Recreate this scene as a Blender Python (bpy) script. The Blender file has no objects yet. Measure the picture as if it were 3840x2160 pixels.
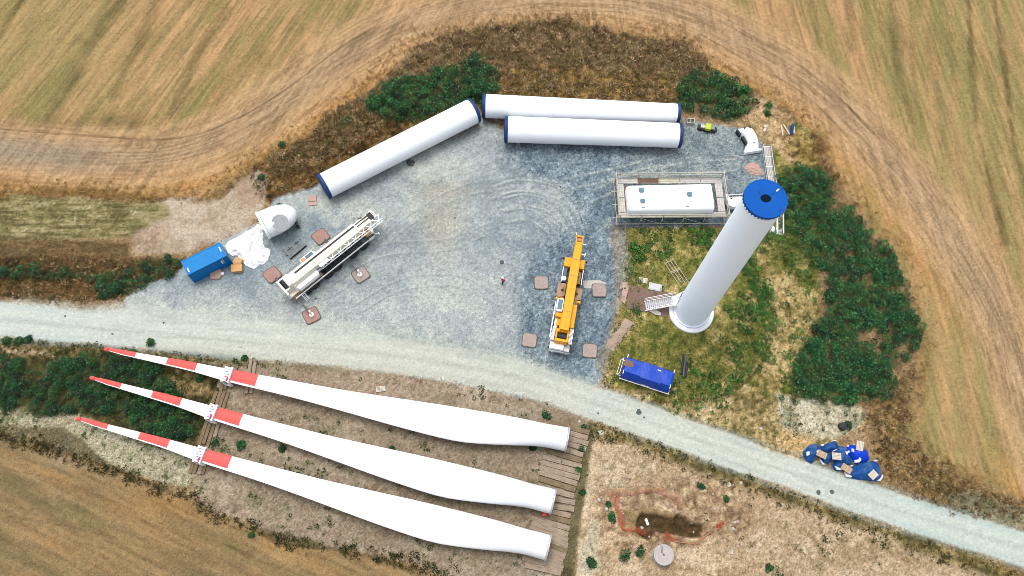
import bpy, math, random
import numpy as np
from mathutils import Vector, Matrix
random.seed(7); RNG = np.random.default_rng(11)
SC = bpy.context.scene; COL = SC.collection
R = math.radians

# ------------------------------------------------------------------ camera
F_PX, VP, CAM_H = 2988.0, (1851.0, 2296.0), 95.0     # focal length in photo pixels, vanishing point of verticals, height
_n = np.array([VP[0]-1920, VP[1]-1080, F_PX]); _n /= np.linalg.norm(_n)
_Z = -_n; _X = np.array([1., 0, 0]) - _n[0]*_n; _X /= np.linalg.norm(_X); _Y = np.cross(_Z, _X)
CAMP = np.array([0, 0, CAM_H])
cam = bpy.data.cameras.new('camera'); camo = bpy.data.objects.new('camera', cam); COL.objects.link(camo)
cam.sensor_width = 36; cam.lens = 36*F_PX/3840; cam.clip_start = 0.5; cam.clip_end = 3000
_c = lambda v: Vector((v@_X, v@_Y, v@_Z))
_r, _u, _b = _c(np.array([1., 0, 0])), _c(np.array([0, -1., 0])), _c(np.array([0, 0, -1.]))
camo.matrix_world = Matrix(((_r.x, _u.x, _b.x, 0), (_r.y, _u.y, _b.y, 0), (_r.z, _u.z, _b.z, CAM_H), (0, 0, 0, 1)))
SC.camera = camo

# ------------------------------------------------------------------ overcast daylight
SUN_EL, SUN_AZ = R(72), R(-25)          # azimuth from +Y towards +X
w = bpy.data.worlds.new('World'); SC.world = w; w.use_nodes = True
nt = w.node_tree; bg = nt.nodes['Background']
sky = nt.nodes.new('ShaderNodeTexSky'); sky.sky_type = 'NISHITA'; sky.sun_disc = False
sky.sun_elevation = SUN_EL; sky.sun_rotation = SUN_AZ; sky.dust_density = 4; sky.air_density = 1.2; sky.ozone_density = 1
hs = nt.nodes.new('ShaderNodeHueSaturation'); hs.inputs['Saturation'].default_value = 0.32
nt.links.new(sky.outputs[0], hs.inputs['Color']); nt.links.new(hs.outputs[0], bg.inputs[0]); bg.inputs[1].default_value = 0.15
sl = bpy.data.lights.new('sun', 'SUN'); sl.energy = 1.15; sl.angle = R(30); sl.color = (1, .96, .9)
so = bpy.data.objects.new('sun', sl); COL.objects.link(so)
so.rotation_euler = Vector((math.sin(SUN_AZ)*math.cos(SUN_EL), math.cos(SUN_AZ)*math.cos(SUN_EL), math.sin(SUN_EL))).to_track_quat('Z', 'Y').to_euler()
SC.view_settings.view_transform = 'Standard'; SC.view_settings.look = 'None'; SC.view_settings.gamma = 1
SC.view_settings.exposure = 0.85
SC.cycles.pixel_filter_type = 'BLACKMAN_HARRIS'; SC.cycles.filter_width = 0.85

# ------------------------------------------------------------------ pixel <-> place helpers
def at(px, py, z=0.0):
    r = np.array([px-1920, py-1080, F_PX]); wv = np.array([r@_X, r@_Y, r@_Z]); t = (z-CAM_H)/wv[2]
    return CAMP + t*wv
CROP = {'D': (0, 0, 1.4907), 1: (960, 700, .3728), 2: (1920, 850, .4142), 3: (2250, 600, .345), 4: (2280, 950, .3795),
        5: (2500, 380, .2347), 6: (640, 740, .2484), 7: (2950, 1580, .1863), 8: (2150, 1750, .283), 'BL': (700, 1500, .5435),
        'B4': (270, 1250, .4142), 'B5': (1900, 1500, .4556), 'T2': (1150, 300, .3451), 'T3': (1800, 300, .3183),
        'C1': (1020, 850, .2277), 'C2': (1250, 760, .138), 'BT': (2280, 1310, .1311), 'TW': (2680, 640, .1794), 'Y': (1300, 550, .5867),
        'N2': (2920, 420, .069), 'L7': (0, 1200, .6625), 'L1': (0, 600, .4831), 'R5': (2300, 1300, .5937), 'R3': (2900, 1000, .8006)}
def W(k, x, y, z=0.0):
    ox, oy, s = CROP[k]; return at(ox+x*s, oy+y*s, z)

# ------------------------------------------------------------------ materials
def lin(c):
    c = np.array(c, float)/255; return np.where(c <= .04045, c/12.92, ((c+.055)/1.055)**2.4)
KA = 0.50
def A(r, g, b, k=KA): v = lin((r, g, b))*k; return (float(v[0]), float(v[1]), float(v[2]), 1)
def mat(name, col, rough=.6, metal=0., var=.12, vs=2., bump=0., bs=20., dirt=None, dirt_amt=.4, spec=.15, stretch=None):
    m = bpy.data.materials.new(name); m.use_nodes = True; n = m.node_tree.nodes; l = m.node_tree.links
    p = n['Principled BSDF']; p.inputs['Roughness'].default_value = rough; p.inputs['Metallic'].default_value = metal
    p.inputs['Specular IOR Level'].default_value = spec
    tc = n.new('ShaderNodeTexCoord'); mp = n.new('ShaderNodeMapping'); l.new(tc.outputs['Object'], mp.inputs[0])
    if stretch: mp.inputs['Scale'].default_value = stretch
    no = n.new('ShaderNodeTexNoise'); no.inputs['Scale'].default_value = vs; no.inputs['Detail'].default_value = 6; no.inputs['Roughness'].default_value = .65
    l.new(mp.outputs[0], no.inputs['Vector'])
    mr = n.new('ShaderNodeMapRange'); mr.inputs[1].default_value = .3; mr.inputs[2].default_value = .7
    mr.inputs[3].default_value = 1-var; mr.inputs[4].default_value = 1+var; l.new(no.outputs[0], mr.inputs[0])
    hv = n.new('ShaderNodeVectorMath'); hv.operation = 'SCALE'; hv.inputs[0].default_value = col[:3]; l.new(mr.outputs[0], hv.inputs['Scale'])
    out = hv.outputs[0]
    if dirt:
        n2 = n.new('ShaderNodeTexNoise'); n2.inputs['Scale'].default_value = vs*.6; n2.inputs['Detail'].default_value = 8; n2.inputs['Roughness'].default_value = .75
        l.new(mp.outputs[0], n2.inputs['Vector'])
        r2 = n.new('ShaderNodeMapRange'); r2.inputs[1].default_value = .48; r2.inputs[2].default_value = .72; r2.inputs[3].default_value = 0; r2.inputs[4].default_value = dirt_amt
        l.new(n2.outputs[0], r2.inputs[0]); mx = n.new('ShaderNodeMix'); mx.data_type = 'RGBA'
        l.new(r2.outputs[0], mx.inputs['Factor']); l.new(out, mx.inputs['A']); mx.inputs['B'].default_value = dirt; out = mx.outputs['Result']
    l.new(out, p.inputs['Base Color'])
    if bump:
        n3 = n.new('ShaderNodeTexNoise'); n3.inputs['Scale'].default_value = bs; n3.inputs['Detail'].default_value = 5; l.new(mp.outputs[0], n3.inputs['Vector'])
        b = n.new('ShaderNodeBump'); b.inputs['Strength'].default_value = bump; b.inputs['Distance'].default_value = .05
        l.new(n3.outputs[0], b.inputs['Height']); l.new(b.outputs[0], p.inputs['Normal'])
    return m
def lit(r, g, b): return (r, g, b, 1)
BRN = lit(.16, .11, .07)
M = dict(
  tower=mat('white_tower_paint', lit(.68,.70,.73), .45, var=.015, vs=.4, dirt=lit(.62, .63, .62), dirt_amt=.12),
  towerg=mat('grey_tower_paint', lit(.74,.83,.93), .45, var=.02, vs=.3, dirt=lit(.6, .66, .72), dirt_amt=.10),
  blade=mat('white_gelcoat', lit(.57,.59,.605), .38, var=.02, vs=.5, dirt=lit(.6, .6, .58), dirt_amt=.12),
  red=mat('signal_red_paint', lit(.60,.07,.06), .5, var=.06, vs=.7, dirt=lit(.5, .10, .08), dirt_amt=.25),
  blue=mat('blue_cover_plastic', lit(.001,.060,.27), .8, var=.10, vs=2, bump=.25, bs=6),
  dkblue=mat('dark_blue_flange_cover', lit(.010,.035,.12), .55, var=.12, vs=3),
  contblue=mat('container_blue_paint', lit(.001,.135,.37), .5, var=.08, vs=1.5, dirt=lit(.01, .07, .2), dirt_amt=.3),
  tarpblue=mat('blue_tarpaulin', lit(.001,.036,.30), .38, var=.16, vs=1.2, bump=.5, bs=5, spec=.2),
  bagblue=mat('worn_blue_tarpaulin', lit(.006,.05,.18), .45, var=.35, vs=1.6, bump=.7, bs=7, dirt=lit(.09, .15, .22), dirt_amt=.7),
  bagbright=mat('bright_blue_tarpaulin', lit(.002,.035,.40), .4, var=.25, vs=1.6, bump=.7, bs=7),
  sheet=mat('white_plastic_sheet', lit(.60,.60,.64), .35, var=.05, vs=1.5, bump=1., bs=4.5, dirt=lit(.5, .5, .55), dirt_amt=.3),
  cream=mat('cream_crane_paint', lit(.66,.63,.53), .42, var=.05, vs=1.5, dirt=lit(.2, .17, .12), dirt_amt=.4),
  white=mat('white_metal_paint', lit(.76, .77, .76), .42, var=.04, vs=2, dirt=lit(.45, .44, .4), dirt_amt=.3),
  yellow=mat('yellow_crane_paint', lit(.60,.25,.004), .42, var=.08, vs=1.5, dirt=lit(.42, .2, .03), dirt_amt=.3),
  orange=mat('orange_brown_panel', A(226,162,112), .6, var=.1),
  black=mat('black_steel', lit(.025, .027, .03), .6, var=.3, vs=4),
  dark=mat('dark_grey_deck', lit(.07, .07, .07), .7, var=.35, vs=3, dirt=lit(.16, .14, .11), dirt_amt=.5),
  tyre=mat('tyre_rubber', lit(.03, .03, .032), .85, var=.2, vs=6, bump=.5, bs=30),
  grey=mat('galvanised_grey', A(150,155,160), .5, metal=.2, var=.2, vs=4, dirt=lit(.2, .2, .19), dirt_amt=.4),
  lgrey=mat('light_grey_aluminium', A(212,216,220), .45, metal=.15, var=.15, vs=5, dirt=lit(.18,.17,.165), dirt_amt=.4),
  glass=mat('blue_tinted_glass', A(60,105,130), .35, var=.3, vs=3, spec=.2),
  palegl=mat('pale_skylight_glass', A(105,145,165), .4, var=.1, vs=3, spec=.15),
  beige=mat('dusty_beige_steel', A(188,160,130), .75, var=.22, vs=2.5, dirt=lit(.2, .13, .09), dirt_amt=.5),
  padw=mat('weathered_outrigger_mat', A(192,174,165), .85, var=.22, vs=2.2, dirt=lit(.10, .085, .078), dirt_amt=.5, bump=.3, bs=12),
  padr=mat('rusty_outrigger_mat', A(190,150,138), .85, var=.2, vs=2.2, dirt=lit(.10, .075, .065), dirt_amt=.4, bump=.3, bs=12),
  padp=mat('pink_dusty_mat', A(215,180,165), .85, var=.18, vs=2, dirt=lit(.14,.1,.085), dirt_amt=.4),
  edge=mat('dark_mat_rim', lit(.09, .08, .075), .85, var=.3),
  timber=mat('weathered_timber', A(182,162,140), .9, var=.35, vs=3, stretch=(.35, 4, 4), dirt=lit(.07, .058, .045), dirt_amt=.7, bump=.8, bs=9),
  timber2=mat('brown_old_timber', A(150,130,102), .9, var=.4, vs=3, stretch=(.35, 4, 4), dirt=lit(.05, .042, .03), dirt_amt=.7, bump=.8, bs=9),
  plank=mat('grey_scaffold_plank', A(228,222,214), .85, var=.28, vs=3, stretch=(.4, 4, 4), dirt=lit(.15, .13, .115), dirt_amt=.5),
  plankb=mat('brown_scaffold_plank', A(140,108,92), .85, var=.25, vs=3, stretch=(.4, 4, 4)),
  planky=mat('yellowish_scaffold_plank', A(228,225,198), .85, var=.25, vs=3, stretch=(.4, 4, 4), dirt=lit(.17, .15, .1), dirt_amt=.5),
  pole=mat('scaffold_tube', A(222,216,194), .5, var=.25, vs=6, dirt=lit(.15, .13, .1), dirt_amt=.6),
  pallet=mat('pallet_wood', A(225,195,165), .85, var=.2, vs=5),
  palletw=mat('pale_pallet_wood', A(236,228,212), .85, var=.15, vs=5),
  palletg=mat('pallet_gap_board', A(150,95,65), .9, var=.3, vs=5),
  card=mat('cardboard', A(230,182,122), .85, var=.12, vs=4),
  conc=mat('white_concrete', lit(.70, .71, .71), .8, var=.05, vs=3, dirt=lit(.5, .5, .47), dirt_amt=.35),
  slab=mat('grey_ballast_steel', A(132,142,144), .8, var=.3, vs=2.5, dirt=lit(.16, .12, .11), dirt_amt=.5, bump=.3),
  mattb=mat('brown_rubber_sheet', A(140,114,104), .85, var=.15, vs=2, dirt=lit(.13, .10, .085), dirt_amt=.5),
  tarpb=mat('sandy_brown_sheet', A(192,168,150), .85, var=.2, vs=1.5, dirt=lit(.19, .15, .13), dirt_amt=.7, bump=.7, bs=4),
  net=mat('orange_safety_net', A(215,100,70), .8, var=.2, vs=5),
  netp=mat('faded_orange_net', A(212,138,108), .8, var=.2, vs=5),
  lime=mat('lime_green_cover', A(215,230,45), .5, var=.12, vs=3),
  skin=mat('skin', lit(.5, .28, .2), .6, var=.05),
  redcl=mat('dark_red_workwear', lit(.36, .03, .09), .8, var=.25, vs=6),
  pinkcl=mat('pink_reflective_band', lit(.8, .5, .6), .6, var=.05),
  navy=mat('navy_trousers', lit(.02, .03, .04), .8, var=.2, vs=6),
  stone=mat('pale_stone', A(215,210,200), .9, var=.2, vs=5, bump=.6, bs=10),
  drain=mat('dark_grey_cover', A(95,105,102), .85, var=.2, vs=5),
  spoolm=mat('pale_grey_reel_boards', A(206,196,194), .85, var=.16, vs=3, stretch=(5, .6, 1), dirt=lit(.15, .13, .13), dirt_amt=.5),
)

# ------------------------------------------------------------------ mesh builder and object helpers
class MB:
    def __init__(s): s.v = []; s.f = []; s.m = []
    def add(s, vs, fs, mi=0):
        o = len(s.v); s.v += [tuple(map(float, p)) for p in vs]; s.f += [tuple(i+o for i in f) for f in fs]; s.m += [mi]*len(fs); return s
    def prism(s, pts, z0, z1, mi=0, inset=0):
        n = len(pts); cx = sum(p[0] for p in pts)/n; cy = sum(p[1] for p in pts)/n
        b = [(p[0], p[1], z0) for p in pts]; t = [(cx+(p[0]-cx)*(1-inset), cy+(p[1]-cy)*(1-inset), z1) for p in pts]
        a = sum(pts[i][0]*pts[(i+1) % n][1]-pts[(i+1) % n][0]*pts[i][1] for i in range(n))
        fs = [tuple(range(n-1, -1, -1)), tuple(range(n, 2*n))]+[(i, (i+1) % n, n+(i+1) % n, n+i) for i in range(n)]
        if a < 0: fs = [tuple(reversed(f)) for f in fs]
        return s.add(b+t, fs, mi)
    def box(s, x0, x1, y0, y1, z0, z1, mi=0):
        return s.prism([(x0, y0), (x1, y0), (x1, y1), (x0, y1)], z0, z1, mi)
    def beam(s, P, Q, wd, h, mi=0):
        P = Vector(P); Q = Vector(Q); d = (Q-P).normalized()
        sd = d.cross(Vector((0, 0, 1))); sd = sd.normalized() if sd.length > 1e-3 else Vector((1, 0, 0)); up = sd.cross(d).normalized()
        vs = [c + sd*a*wd/2 + up*b*h/2 for c in (P, Q) for a, b in ((-1, -1), (1, -1), (1, 1), (-1, 1))]
        return s.add(vs, [(0, 1, 2, 3), (7, 6, 5, 4), (0, 4, 5, 1), (1, 5, 6, 2), (2, 6, 7, 3), (3, 7, 4, 0)], mi)
    def tube(s, P, Q, r0, r1=None, n=10, mi=0, cap=True):
        r1 = r0 if r1 is None else r1; P = Vector(P); Q = Vector(Q); d = (Q-P).normalized(); a = d.orthogonal().normalized(); b = d.cross(a)
        vs = [P+(a*math.cos(t)+b*math.sin(t))*r0 for t in [2*math.pi*i/n for i in range(n)]]+[Q+(a*math.cos(t)+b*math.sin(t))*r1 for t in [2*math.pi*i/n for i in range(n)]]
        fs = [(i, (i+1) % n, n+(i+1) % n, n+i) for i in range(n)]
        if cap: fs += [tuple(range(n-1, -1, -1)), tuple(range(n, 2*n))]
        return s.add(vs, fs, mi)
    def lathe(s, P, axis, prof, n=32, mi=0):      # prof = [(dist along axis, radius)...]
        P = Vector(P); d = Vector(axis).normalized(); a = d.orthogonal().normalized(); b = d.cross(a); vs = []; fs = []
        for x, r in prof: vs += [P+d*x+(a*math.cos(t)+b*math.sin(t))*r for t in [2*math.pi*i/n for i in range(n)]]
        for k in range(len(prof)-1): fs += [(k*n+i, k*n+(i+1) % n, (k+1)*n+(i+1) % n, (k+1)*n+i) for i in range(n)]
        if prof[0][1] > 1e-3: fs.append(tuple(range(n-1, -1, -1)))
        if prof[-1][1] > 1e-3: fs.append(tuple((len(prof)-1)*n+i for i in range(n)))
        return s.add(vs, fs, mi)
def link(name, me, parent=None, loc=(0, 0, 0), rz=0):
    o = bpy.data.objects.new(name, me); COL.objects.link(o); o.location = loc; o.rotation_euler = (0, 0, rz)
    if parent: o.parent = parent
    return o
def build(mb, name, ms, parent=None, loc=(0, 0, 0), rz=0, bevel=0, smooth=False):
    me = bpy.data.meshes.new(name); me.from_pydata(mb.v, [], mb.f)
    for m in (ms if isinstance(ms, (list, tuple)) else [ms]): me.materials.append(m)
    me.polygons.foreach_set('material_index', mb.m); me.validate(); me.update()
    if smooth: me.shade_smooth(); me.set_sharp_from_angle(angle=R(38))
    o = link(name, me, parent, loc, rz)
    if bevel:
        b = o.modifiers.new('bevel', 'BEVEL'); b.width = bevel; b.segments = 2; b.limit_method = 'ANGLE'; b.angle_limit = R(40)
    return o
def tag(o, label=None, cat=None, group=None, kind=None):
    if label: o['label'] = label
    if cat: o['category'] = cat
    if group: o['group'] = group
    if kind: o['kind'] = kind
    return o
class Thing:
    def __init__(s, name, label, cat, loc, rz=0, group=None):
        s.o = bpy.data.objects.new(name, None); COL.objects.link(s.o); s.o.empty_display_size = .3
        s.loc = np.array([loc[0], loc[1], loc[2] if len(loc) > 2 else 0.]); s.rz = rz
        s.o.location = s.loc; s.o.rotation_euler = (0, 0, rz); tag(s.o, label, cat, group)
    def inv(s, p):
        d = np.array(p)-s.loc; c, n = math.cos(s.rz), math.sin(s.rz); return (float(d[0]*c+d[1]*n), float(-d[0]*n+d[1]*c), float(d[2]))
    def L(s, k, x, y, z=0): return s.inv(W(k, x, y, z))
    def part(s, name, mb, ms, bevel=0, smooth=False, parent=None): return build(mb, name, ms, parent or s.o, bevel=bevel, smooth=smooth)
def solo(name, label, cat, mb, ms, loc, rz=0, group=None, bevel=0, smooth=False):
    o = build(mb, name, ms, None, (loc[0], loc[1], loc[2] if len(loc) > 2 else 0), rz, bevel, smooth); return tag(o, label, cat, group)
def dup(root, loc, rz, label=None):
    r = root.copy(); COL.objects.link(r); r.location = (loc[0], loc[1], loc[2] if len(loc) > 2 else 0); r.rotation_euler = (0, 0, rz)
    if label: r['label'] = label
    for ch in root.children:
        c = ch.copy(); COL.objects.link(c); c.parent = r
        for g in ch.children:
            d = g.copy(); COL.objects.link(d); d.parent = c
    return r
def ang(P, Q): return math.atan2(Q[1]-P[1], Q[0]-P[0])
def mid(*ps): return sum(np.array(p, float) for p in ps)/len(ps)
def dist(P, Q): return float(np.linalg.norm(np.array(P)-np.array(Q)))

# ------------------------------------------------------------------ numpy noise and masks
LAT = RNG.random((512, 512))
def vnoise(x, y):
    xi = np.floor(x).astype(int); yi = np.floor(y).astype(int); fx = x-xi; fy = y-yi
    fx = fx*fx*(3-2*fx); fy = fy*fy*(3-2*fy); a = LAT[xi % 512, yi % 512]; b = LAT[(xi+1) % 512, yi % 512]; c = LAT[xi % 512, (yi+1) % 512]; d = LAT[(xi+1) % 512, (yi+1) % 512]
    return (a*(1-fx)+b*fx)*(1-fy)+(c*(1-fx)+d*fx)*fy
def fbm(x, y, o=4, g=.55):
    s = 0; a = 1; t = 0
    for i in range(o): s = s+a*vnoise(x+17.3*i, y+31.7*i); t += a; a *= g; x = x*2.03; y = y*2.03
    return s/t
def sstep(e0, e1, x): t = np.clip((x-e0)/(e1-e0), 0, 1); return t*t*(3-2*t)

STEP = .17
gx = np.arange(-82, 90, STEP); gy = np.arange(-3, 95, STEP); NX, NY = len(gx), len(gy)
GX, GY = np.meshgrid(gx, gy); X = GX.ravel(); Y = GY.ravel()
def toD(x, y, z=0.):
    q = np.stack([x, y, np.zeros_like(x)+z-CAM_H]); c = _X[:, None]*q[0]+_Y[:, None]*q[1]+_Z[:, None]*q[2]
    return (c[0]/c[2]*F_PX+1920)/1.4907, (c[1]/c[2]*F_PX+1080)/1.4907
DX, DY = toD(X, Y)
N1 = fbm(X*.12, Y*.12, 4)-.5; N2 = fbm(X*.5+9, Y*.5, 4)-.5; N3 = fbm(X*1.8+3, Y*1.8+5, 3)-.5; N4 = fbm(X*4.5+7, Y*4.5+2, 2)-.5
WOB = N1*26+N2*16+N3*8
def segd(px, py, pts, closed):
    pts = np.array(pts, float); n = len(pts); d2 = np.full(px.shape, 1e12); al = np.zeros(px.shape); acc = 0; ins = np.zeros(px.shape, bool)
    for i in range(n if closed else n-1):
        ax, ay = pts[i]; bx, by = pts[(i+1) % n]; ex, ey = bx-ax, by-ay; L2 = ex*ex+ey*ey+1e-9
        t = np.clip(((px-ax)*ex+(py-ay)*ey)/L2, 0, 1); q = (px-ax-t*ex)**2+(py-ay-t*ey)**2; k = q < d2
        d2 = np.where(k, q, d2); al = np.where(k, acc+t*L2**.5, al); acc += L2**.5
        if closed and ay != by: ins ^= ((ay > py) != (by > py)) & (px < (bx-ax)*(py-ay)/(by-ay)+ax)
    return np.sqrt(d2), al, ins
def poly(pts, soft=6, wob=1., grow=0):
    p = np.array(pts, float); m = 60+soft; out = np.zeros(X.shape)
    k = (DX > p[:, 0].min()-m) & (DX < p[:, 0].max()+m) & (DY > p[:, 1].min()-m) & (DY < p[:, 1].max()+m)
    d, _, ins = segd(DX[k], DY[k], p, True); sd = np.where(ins, d, -d)+WOB[k]*wob+grow; out[k] = sstep(-soft, soft, sd); return out
def line(pts, hw, soft=4, wob=.5, smooth=True):
    p = np.array(pts, float)
    if smooth and len(p) > 2: p = catmull(p)
    d, al, _ = segd(DX, DY, p, False); return sstep(hw+soft, hw-soft, d+WOB*wob*.6), d, al
def catmull(p, n=5):
    q = np.vstack([2*p[0]-p[1], p, 2*p[-1]-p[-2]]); o = []
    for i in range(1, len(q)-2):
        for t in np.linspace(0, 1, n, endpoint=False):
            o.append(.5*((2*q[i])+(-q[i-1]+q[i+1])*t+(2*q[i-1]-5*q[i]+4*q[i+1]-q[i+2])*t*t+(-q[i-1]+3*q[i]-3*q[i+1]+q[i+2])*t**3))
    o.append(p[-1]); return np.array(o)
C = np.zeros((len(X), 3)); 
def c3(r, g, b): return lin((r, g, b))*KA
def lay(mask, col, amt=1.):
    global C
    a = (np.clip(mask, 0, 1)*amt)[:, None]; C = C*(1-a)+(col if isinstance(col, np.ndarray) and col.ndim == 2 else np.array(col)[None])*a
def ramp(t, cols):
    t = np.clip(t, 0, .9999)*(len(cols)-1); i = t.astype(int); f = (t-i)[:, None]; cc = np.array(cols); return cc[i]*(1-f)+cc[i+1]*f

# ------------------------------------------------------------------ ground: soil colour and region masks (all in the place's own plane)
inner = [(-60, 478), (100, 490), (250, 492), (400, 497), (520, 500), (560, 470), (640, 415), (700, 385), (790, 335), (860, 280), (930, 225), (990, 165), (1050, 112), (1150, 82), (1300, 62), (1400, 52), (1500, 68), (1600, 92), (1720, 105), (1780, 165), (1880, 222), (1990, 280), (2050, 345), (2080, 430), (2140, 505), (2230, 610), (2290, 710), (2318, 850), (2308, 930), (2290, 1010), (2275, 1090), (2350, 1160), (2450, 1215), (2700, 1310), (2700, 1620), (1040, 1620), (1110, 1449), (1050, 1425), (900, 1395), (730, 1375), (620, 1325), (530, 1295), (480, 1258), (430, 1250), (300, 1198), (200, 1162), (100, 1128), (-60, 1100)]
IN = poly(inner, 5, .5)
d_in, _, ins_in = segd(DX, DY, np.array(inner), True); out_d = np.where(ins_in, -d_in, d_in)
left = sstep(1500, 1100, DX+.2*DY)*sstep(900, 700, DY); low = sstep(1000, 1080, DY)*sstep(1400, 1200, DX); right = 1-left-low
def strk(angdeg, fu, fv, o=3):
    a = R(angdeg); u = X*math.cos(a)+Y*math.sin(a); v = -X*math.sin(a)+Y*math.cos(a); return fbm(u*fu, v*fv, o)-.5
sL = strk(65, .03, .42); sR = strk(96, .03, .45); sB = strk(-24, .04, .5)
fib = strk(66, .2, 3.0, 3)*left+strk(95, .2, 3.0, 3)*np.clip(right, 0, 1)+strk(-24, .25, 2.4, 2)*low
S = sL*left+sR*np.clip(right, 0, 1)+sB*low
TAN, GOLD, OLIVE, GREY, PALE = c3(196, 160, 112), c3(200, 154, 88), c3(152, 142, 88), c3(170, 148, 118), c3(208, 178, 134)
bandR = np.sin((X*math.cos(R(9))-Y*math.sin(R(9)))*1.75+N1*5)*np.clip(right, 0, 1)*sstep(2000, 2200, DX)
C[:] = ramp(.45+S*1.5+N1*.5+N3*.25+fib*.5+bandR*.14, [OLIVE, c3(172, 148, 98), TAN, c3(200, 160, 112)])
oliv = sstep(620, 100, DX)*sstep(420, 200, DY)*.7+sstep(2050, 2400, DX+.1*DY)*.75
lay(oliv*(.75+N1+N2*.6-bandR*.3), c3(162, 152, 96), .85)
lay(low, ramp(.5+sB*1.4+N1*1.2+N3*.4, [c3(136, 122, 82), c3(154, 132, 92), c3(176, 144, 94)]), .95)
for pts, hw, am in (([(305, 0), (262, 60), (220, 135), (160, 240), (120, 310)], 15, .55), ([(405, -10), (340, 130), (285, 240)], 10, .5), ([(570, 30), (500, 130), (455, 240), (400, 350)], 13, .55), ([(55, 0), (0, 90), (-40, 170)], 8, .7),
                    ([(760, 130), (720, 180), (680, 280), (640, 330)], 14, .45), ([(850, 170), (810, 230), (780, 280)], 16, .3), ([(580, 290), (545, 340), (520, 380)], 15, .4), ([(1100, 30), (1040, 90), (980, 130)], 10, .25), ([(900, 20), (860, 90)], 20, .2),
                    ([(2136, -10), (2140, 60), (2146, 120)], 12, .45), ([(2240, -10), (2250, 100), (2262, 190), (2292, 300)], 10, .5), ([(2334, 60), (2345, 150), (2367, 290), (2380, 360)], 12, .4), ([(2436, -10), (2445, 162), (2459, 324), (2505, 510), (2528, 610)], 8, .75),
                    ([(2500, -10), (2529, 185), (2552, 370), (2590, 510)], 8, .8), ([(2040, 10), (2050, 60), (2060, 110)], 8, .3), ([(2380, 20), (2392, 130), (2410, 260)], 6, .25), ([(2290, 20), (2300, 200), (2325, 330)], 5, .3), ([(1960, 20), (1975, 75)], 14, .3)):
    m, _, _ = line(pts, hw, hw*.8, 1.); lay(m*(.8+N2*1.6), c3(104, 94, 54), am)
for cx, cy, rx, ry, am in ((290, 318, 90, 34, .65), (110, 318, 90, 30, .4), (355, 95, 18, 22, .6), (660, 145, 22, 28, .6), (2480, 760, 60, 90, .35), (205, 105, 20, 14, .5), (730, 70, 30, 50, .15), (2410, 700, 40, 60, .2), (2540, 800, 40, 90, .4), (2260, 130, 26, 70, .25)):
    q = ((DX-cx)/rx)**2+((DY-cy)/ry)**2; lay(np.exp(-q*1.2)*(1+N2*2), c3(108, 98, 56), am)
# headland: golden standing straw next to the site, grey wheel track, pale swath outside it
H_ = [(-80, 372), (0, 378), (200, 396), (400, 392), (550, 348), (700, 262), (850, 158), (1000, 72), (1150, 22), (1300, 0), (1450, -5), (1600, 5), (1750, 48), (1880, 112), (2000, 182), (2120, 280), (2230, 392), (2330, 515), (2420, 640), (2490, 760), (2535, 860), (2560, 960), (2590, 1080), (2640, 1200)]
trk, dH, aH = line(H_, 34, 26, .8)
stH = (fbm(dH*.22, aH*.012, 3)-.5)+.7*(fbm(dH*.7, aH*.02, 2)-.5)
lay(sstep(150, 20, out_d)*(1-low)*(out_d > -30)*sstep(150, 60, dH+0), ramp(.5+stH*1.6+N3*.5, [c3(176, 132, 74), GOLD, c3(206, 164, 104)]), .85)
lay(sstep(95, 60, dH+N1*20)*(1-low), ramp(.5+stH*2+N3*.4, [c3(180, 148, 108), c3(204, 170, 126), c3(214, 180, 132)]), .75)
lay(trk*(1-low)*sstep(1250, 850, DY*1.0+0*DX), ramp(.5+stH*2.2+N2*.5+N3*.4, [c3(136, 118, 92), GREY, c3(190, 168, 136)]), .5)
lay(sstep(400, 100, DX)*trk, c3(158, 150, 128), .6)
for pts in ([(-60, 320), (200, 340), (420, 350), (560, 315), (700, 238), (850, 125), (960, 60), (1080, 10)], [(1760, 85), (1900, 165), (2020, 235), (2110, 320), (2190, 420), (2240, 520)], [(1860, 80), (1990, 150), (2110, 245), (2200, 340)]):
    m, _, _ = line(pts, 1.8, 2.4, .3); lay(m*(.8+N2*2), c3(100, 80, 54), .8)
m, _, _ = line([(2220, 600), (2270, 700), (2310, 800), (2330, 900), (2320, 1000)], 10, 14, 1); lay(m, c3(140, 112, 62), .5)
for pts in ([(-40, 1170), (150, 1210), (300, 1268), (420, 1322), (560, 1370), (720, 1440), (800, 1480)], [(-40, 1290), (200, 1330), (380, 1380)], [(150, 1120), (350, 1200), (520, 1300), (740, 1378), (900, 1440)]):
    m, _, _ = line(pts, 1.4, 2, .3); lay(m*(.7+N2*2), c3(96, 76, 48), .6)
lay(np.exp(-(((DX-430)/120)**2+((DY-1262)/45)**2)), c3(190, 146, 92), .6); lay(np.exp(-(((DX-330)/200)**2+((DY-1370)/40)**2)), c3(170, 138, 92), .5)
lay(np.exp(-(((DX-180)/60)**2+((DY-1150)/25)**2)), c3(186, 170, 140), .6)

C *= np.array([.90, .865, .89])
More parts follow.
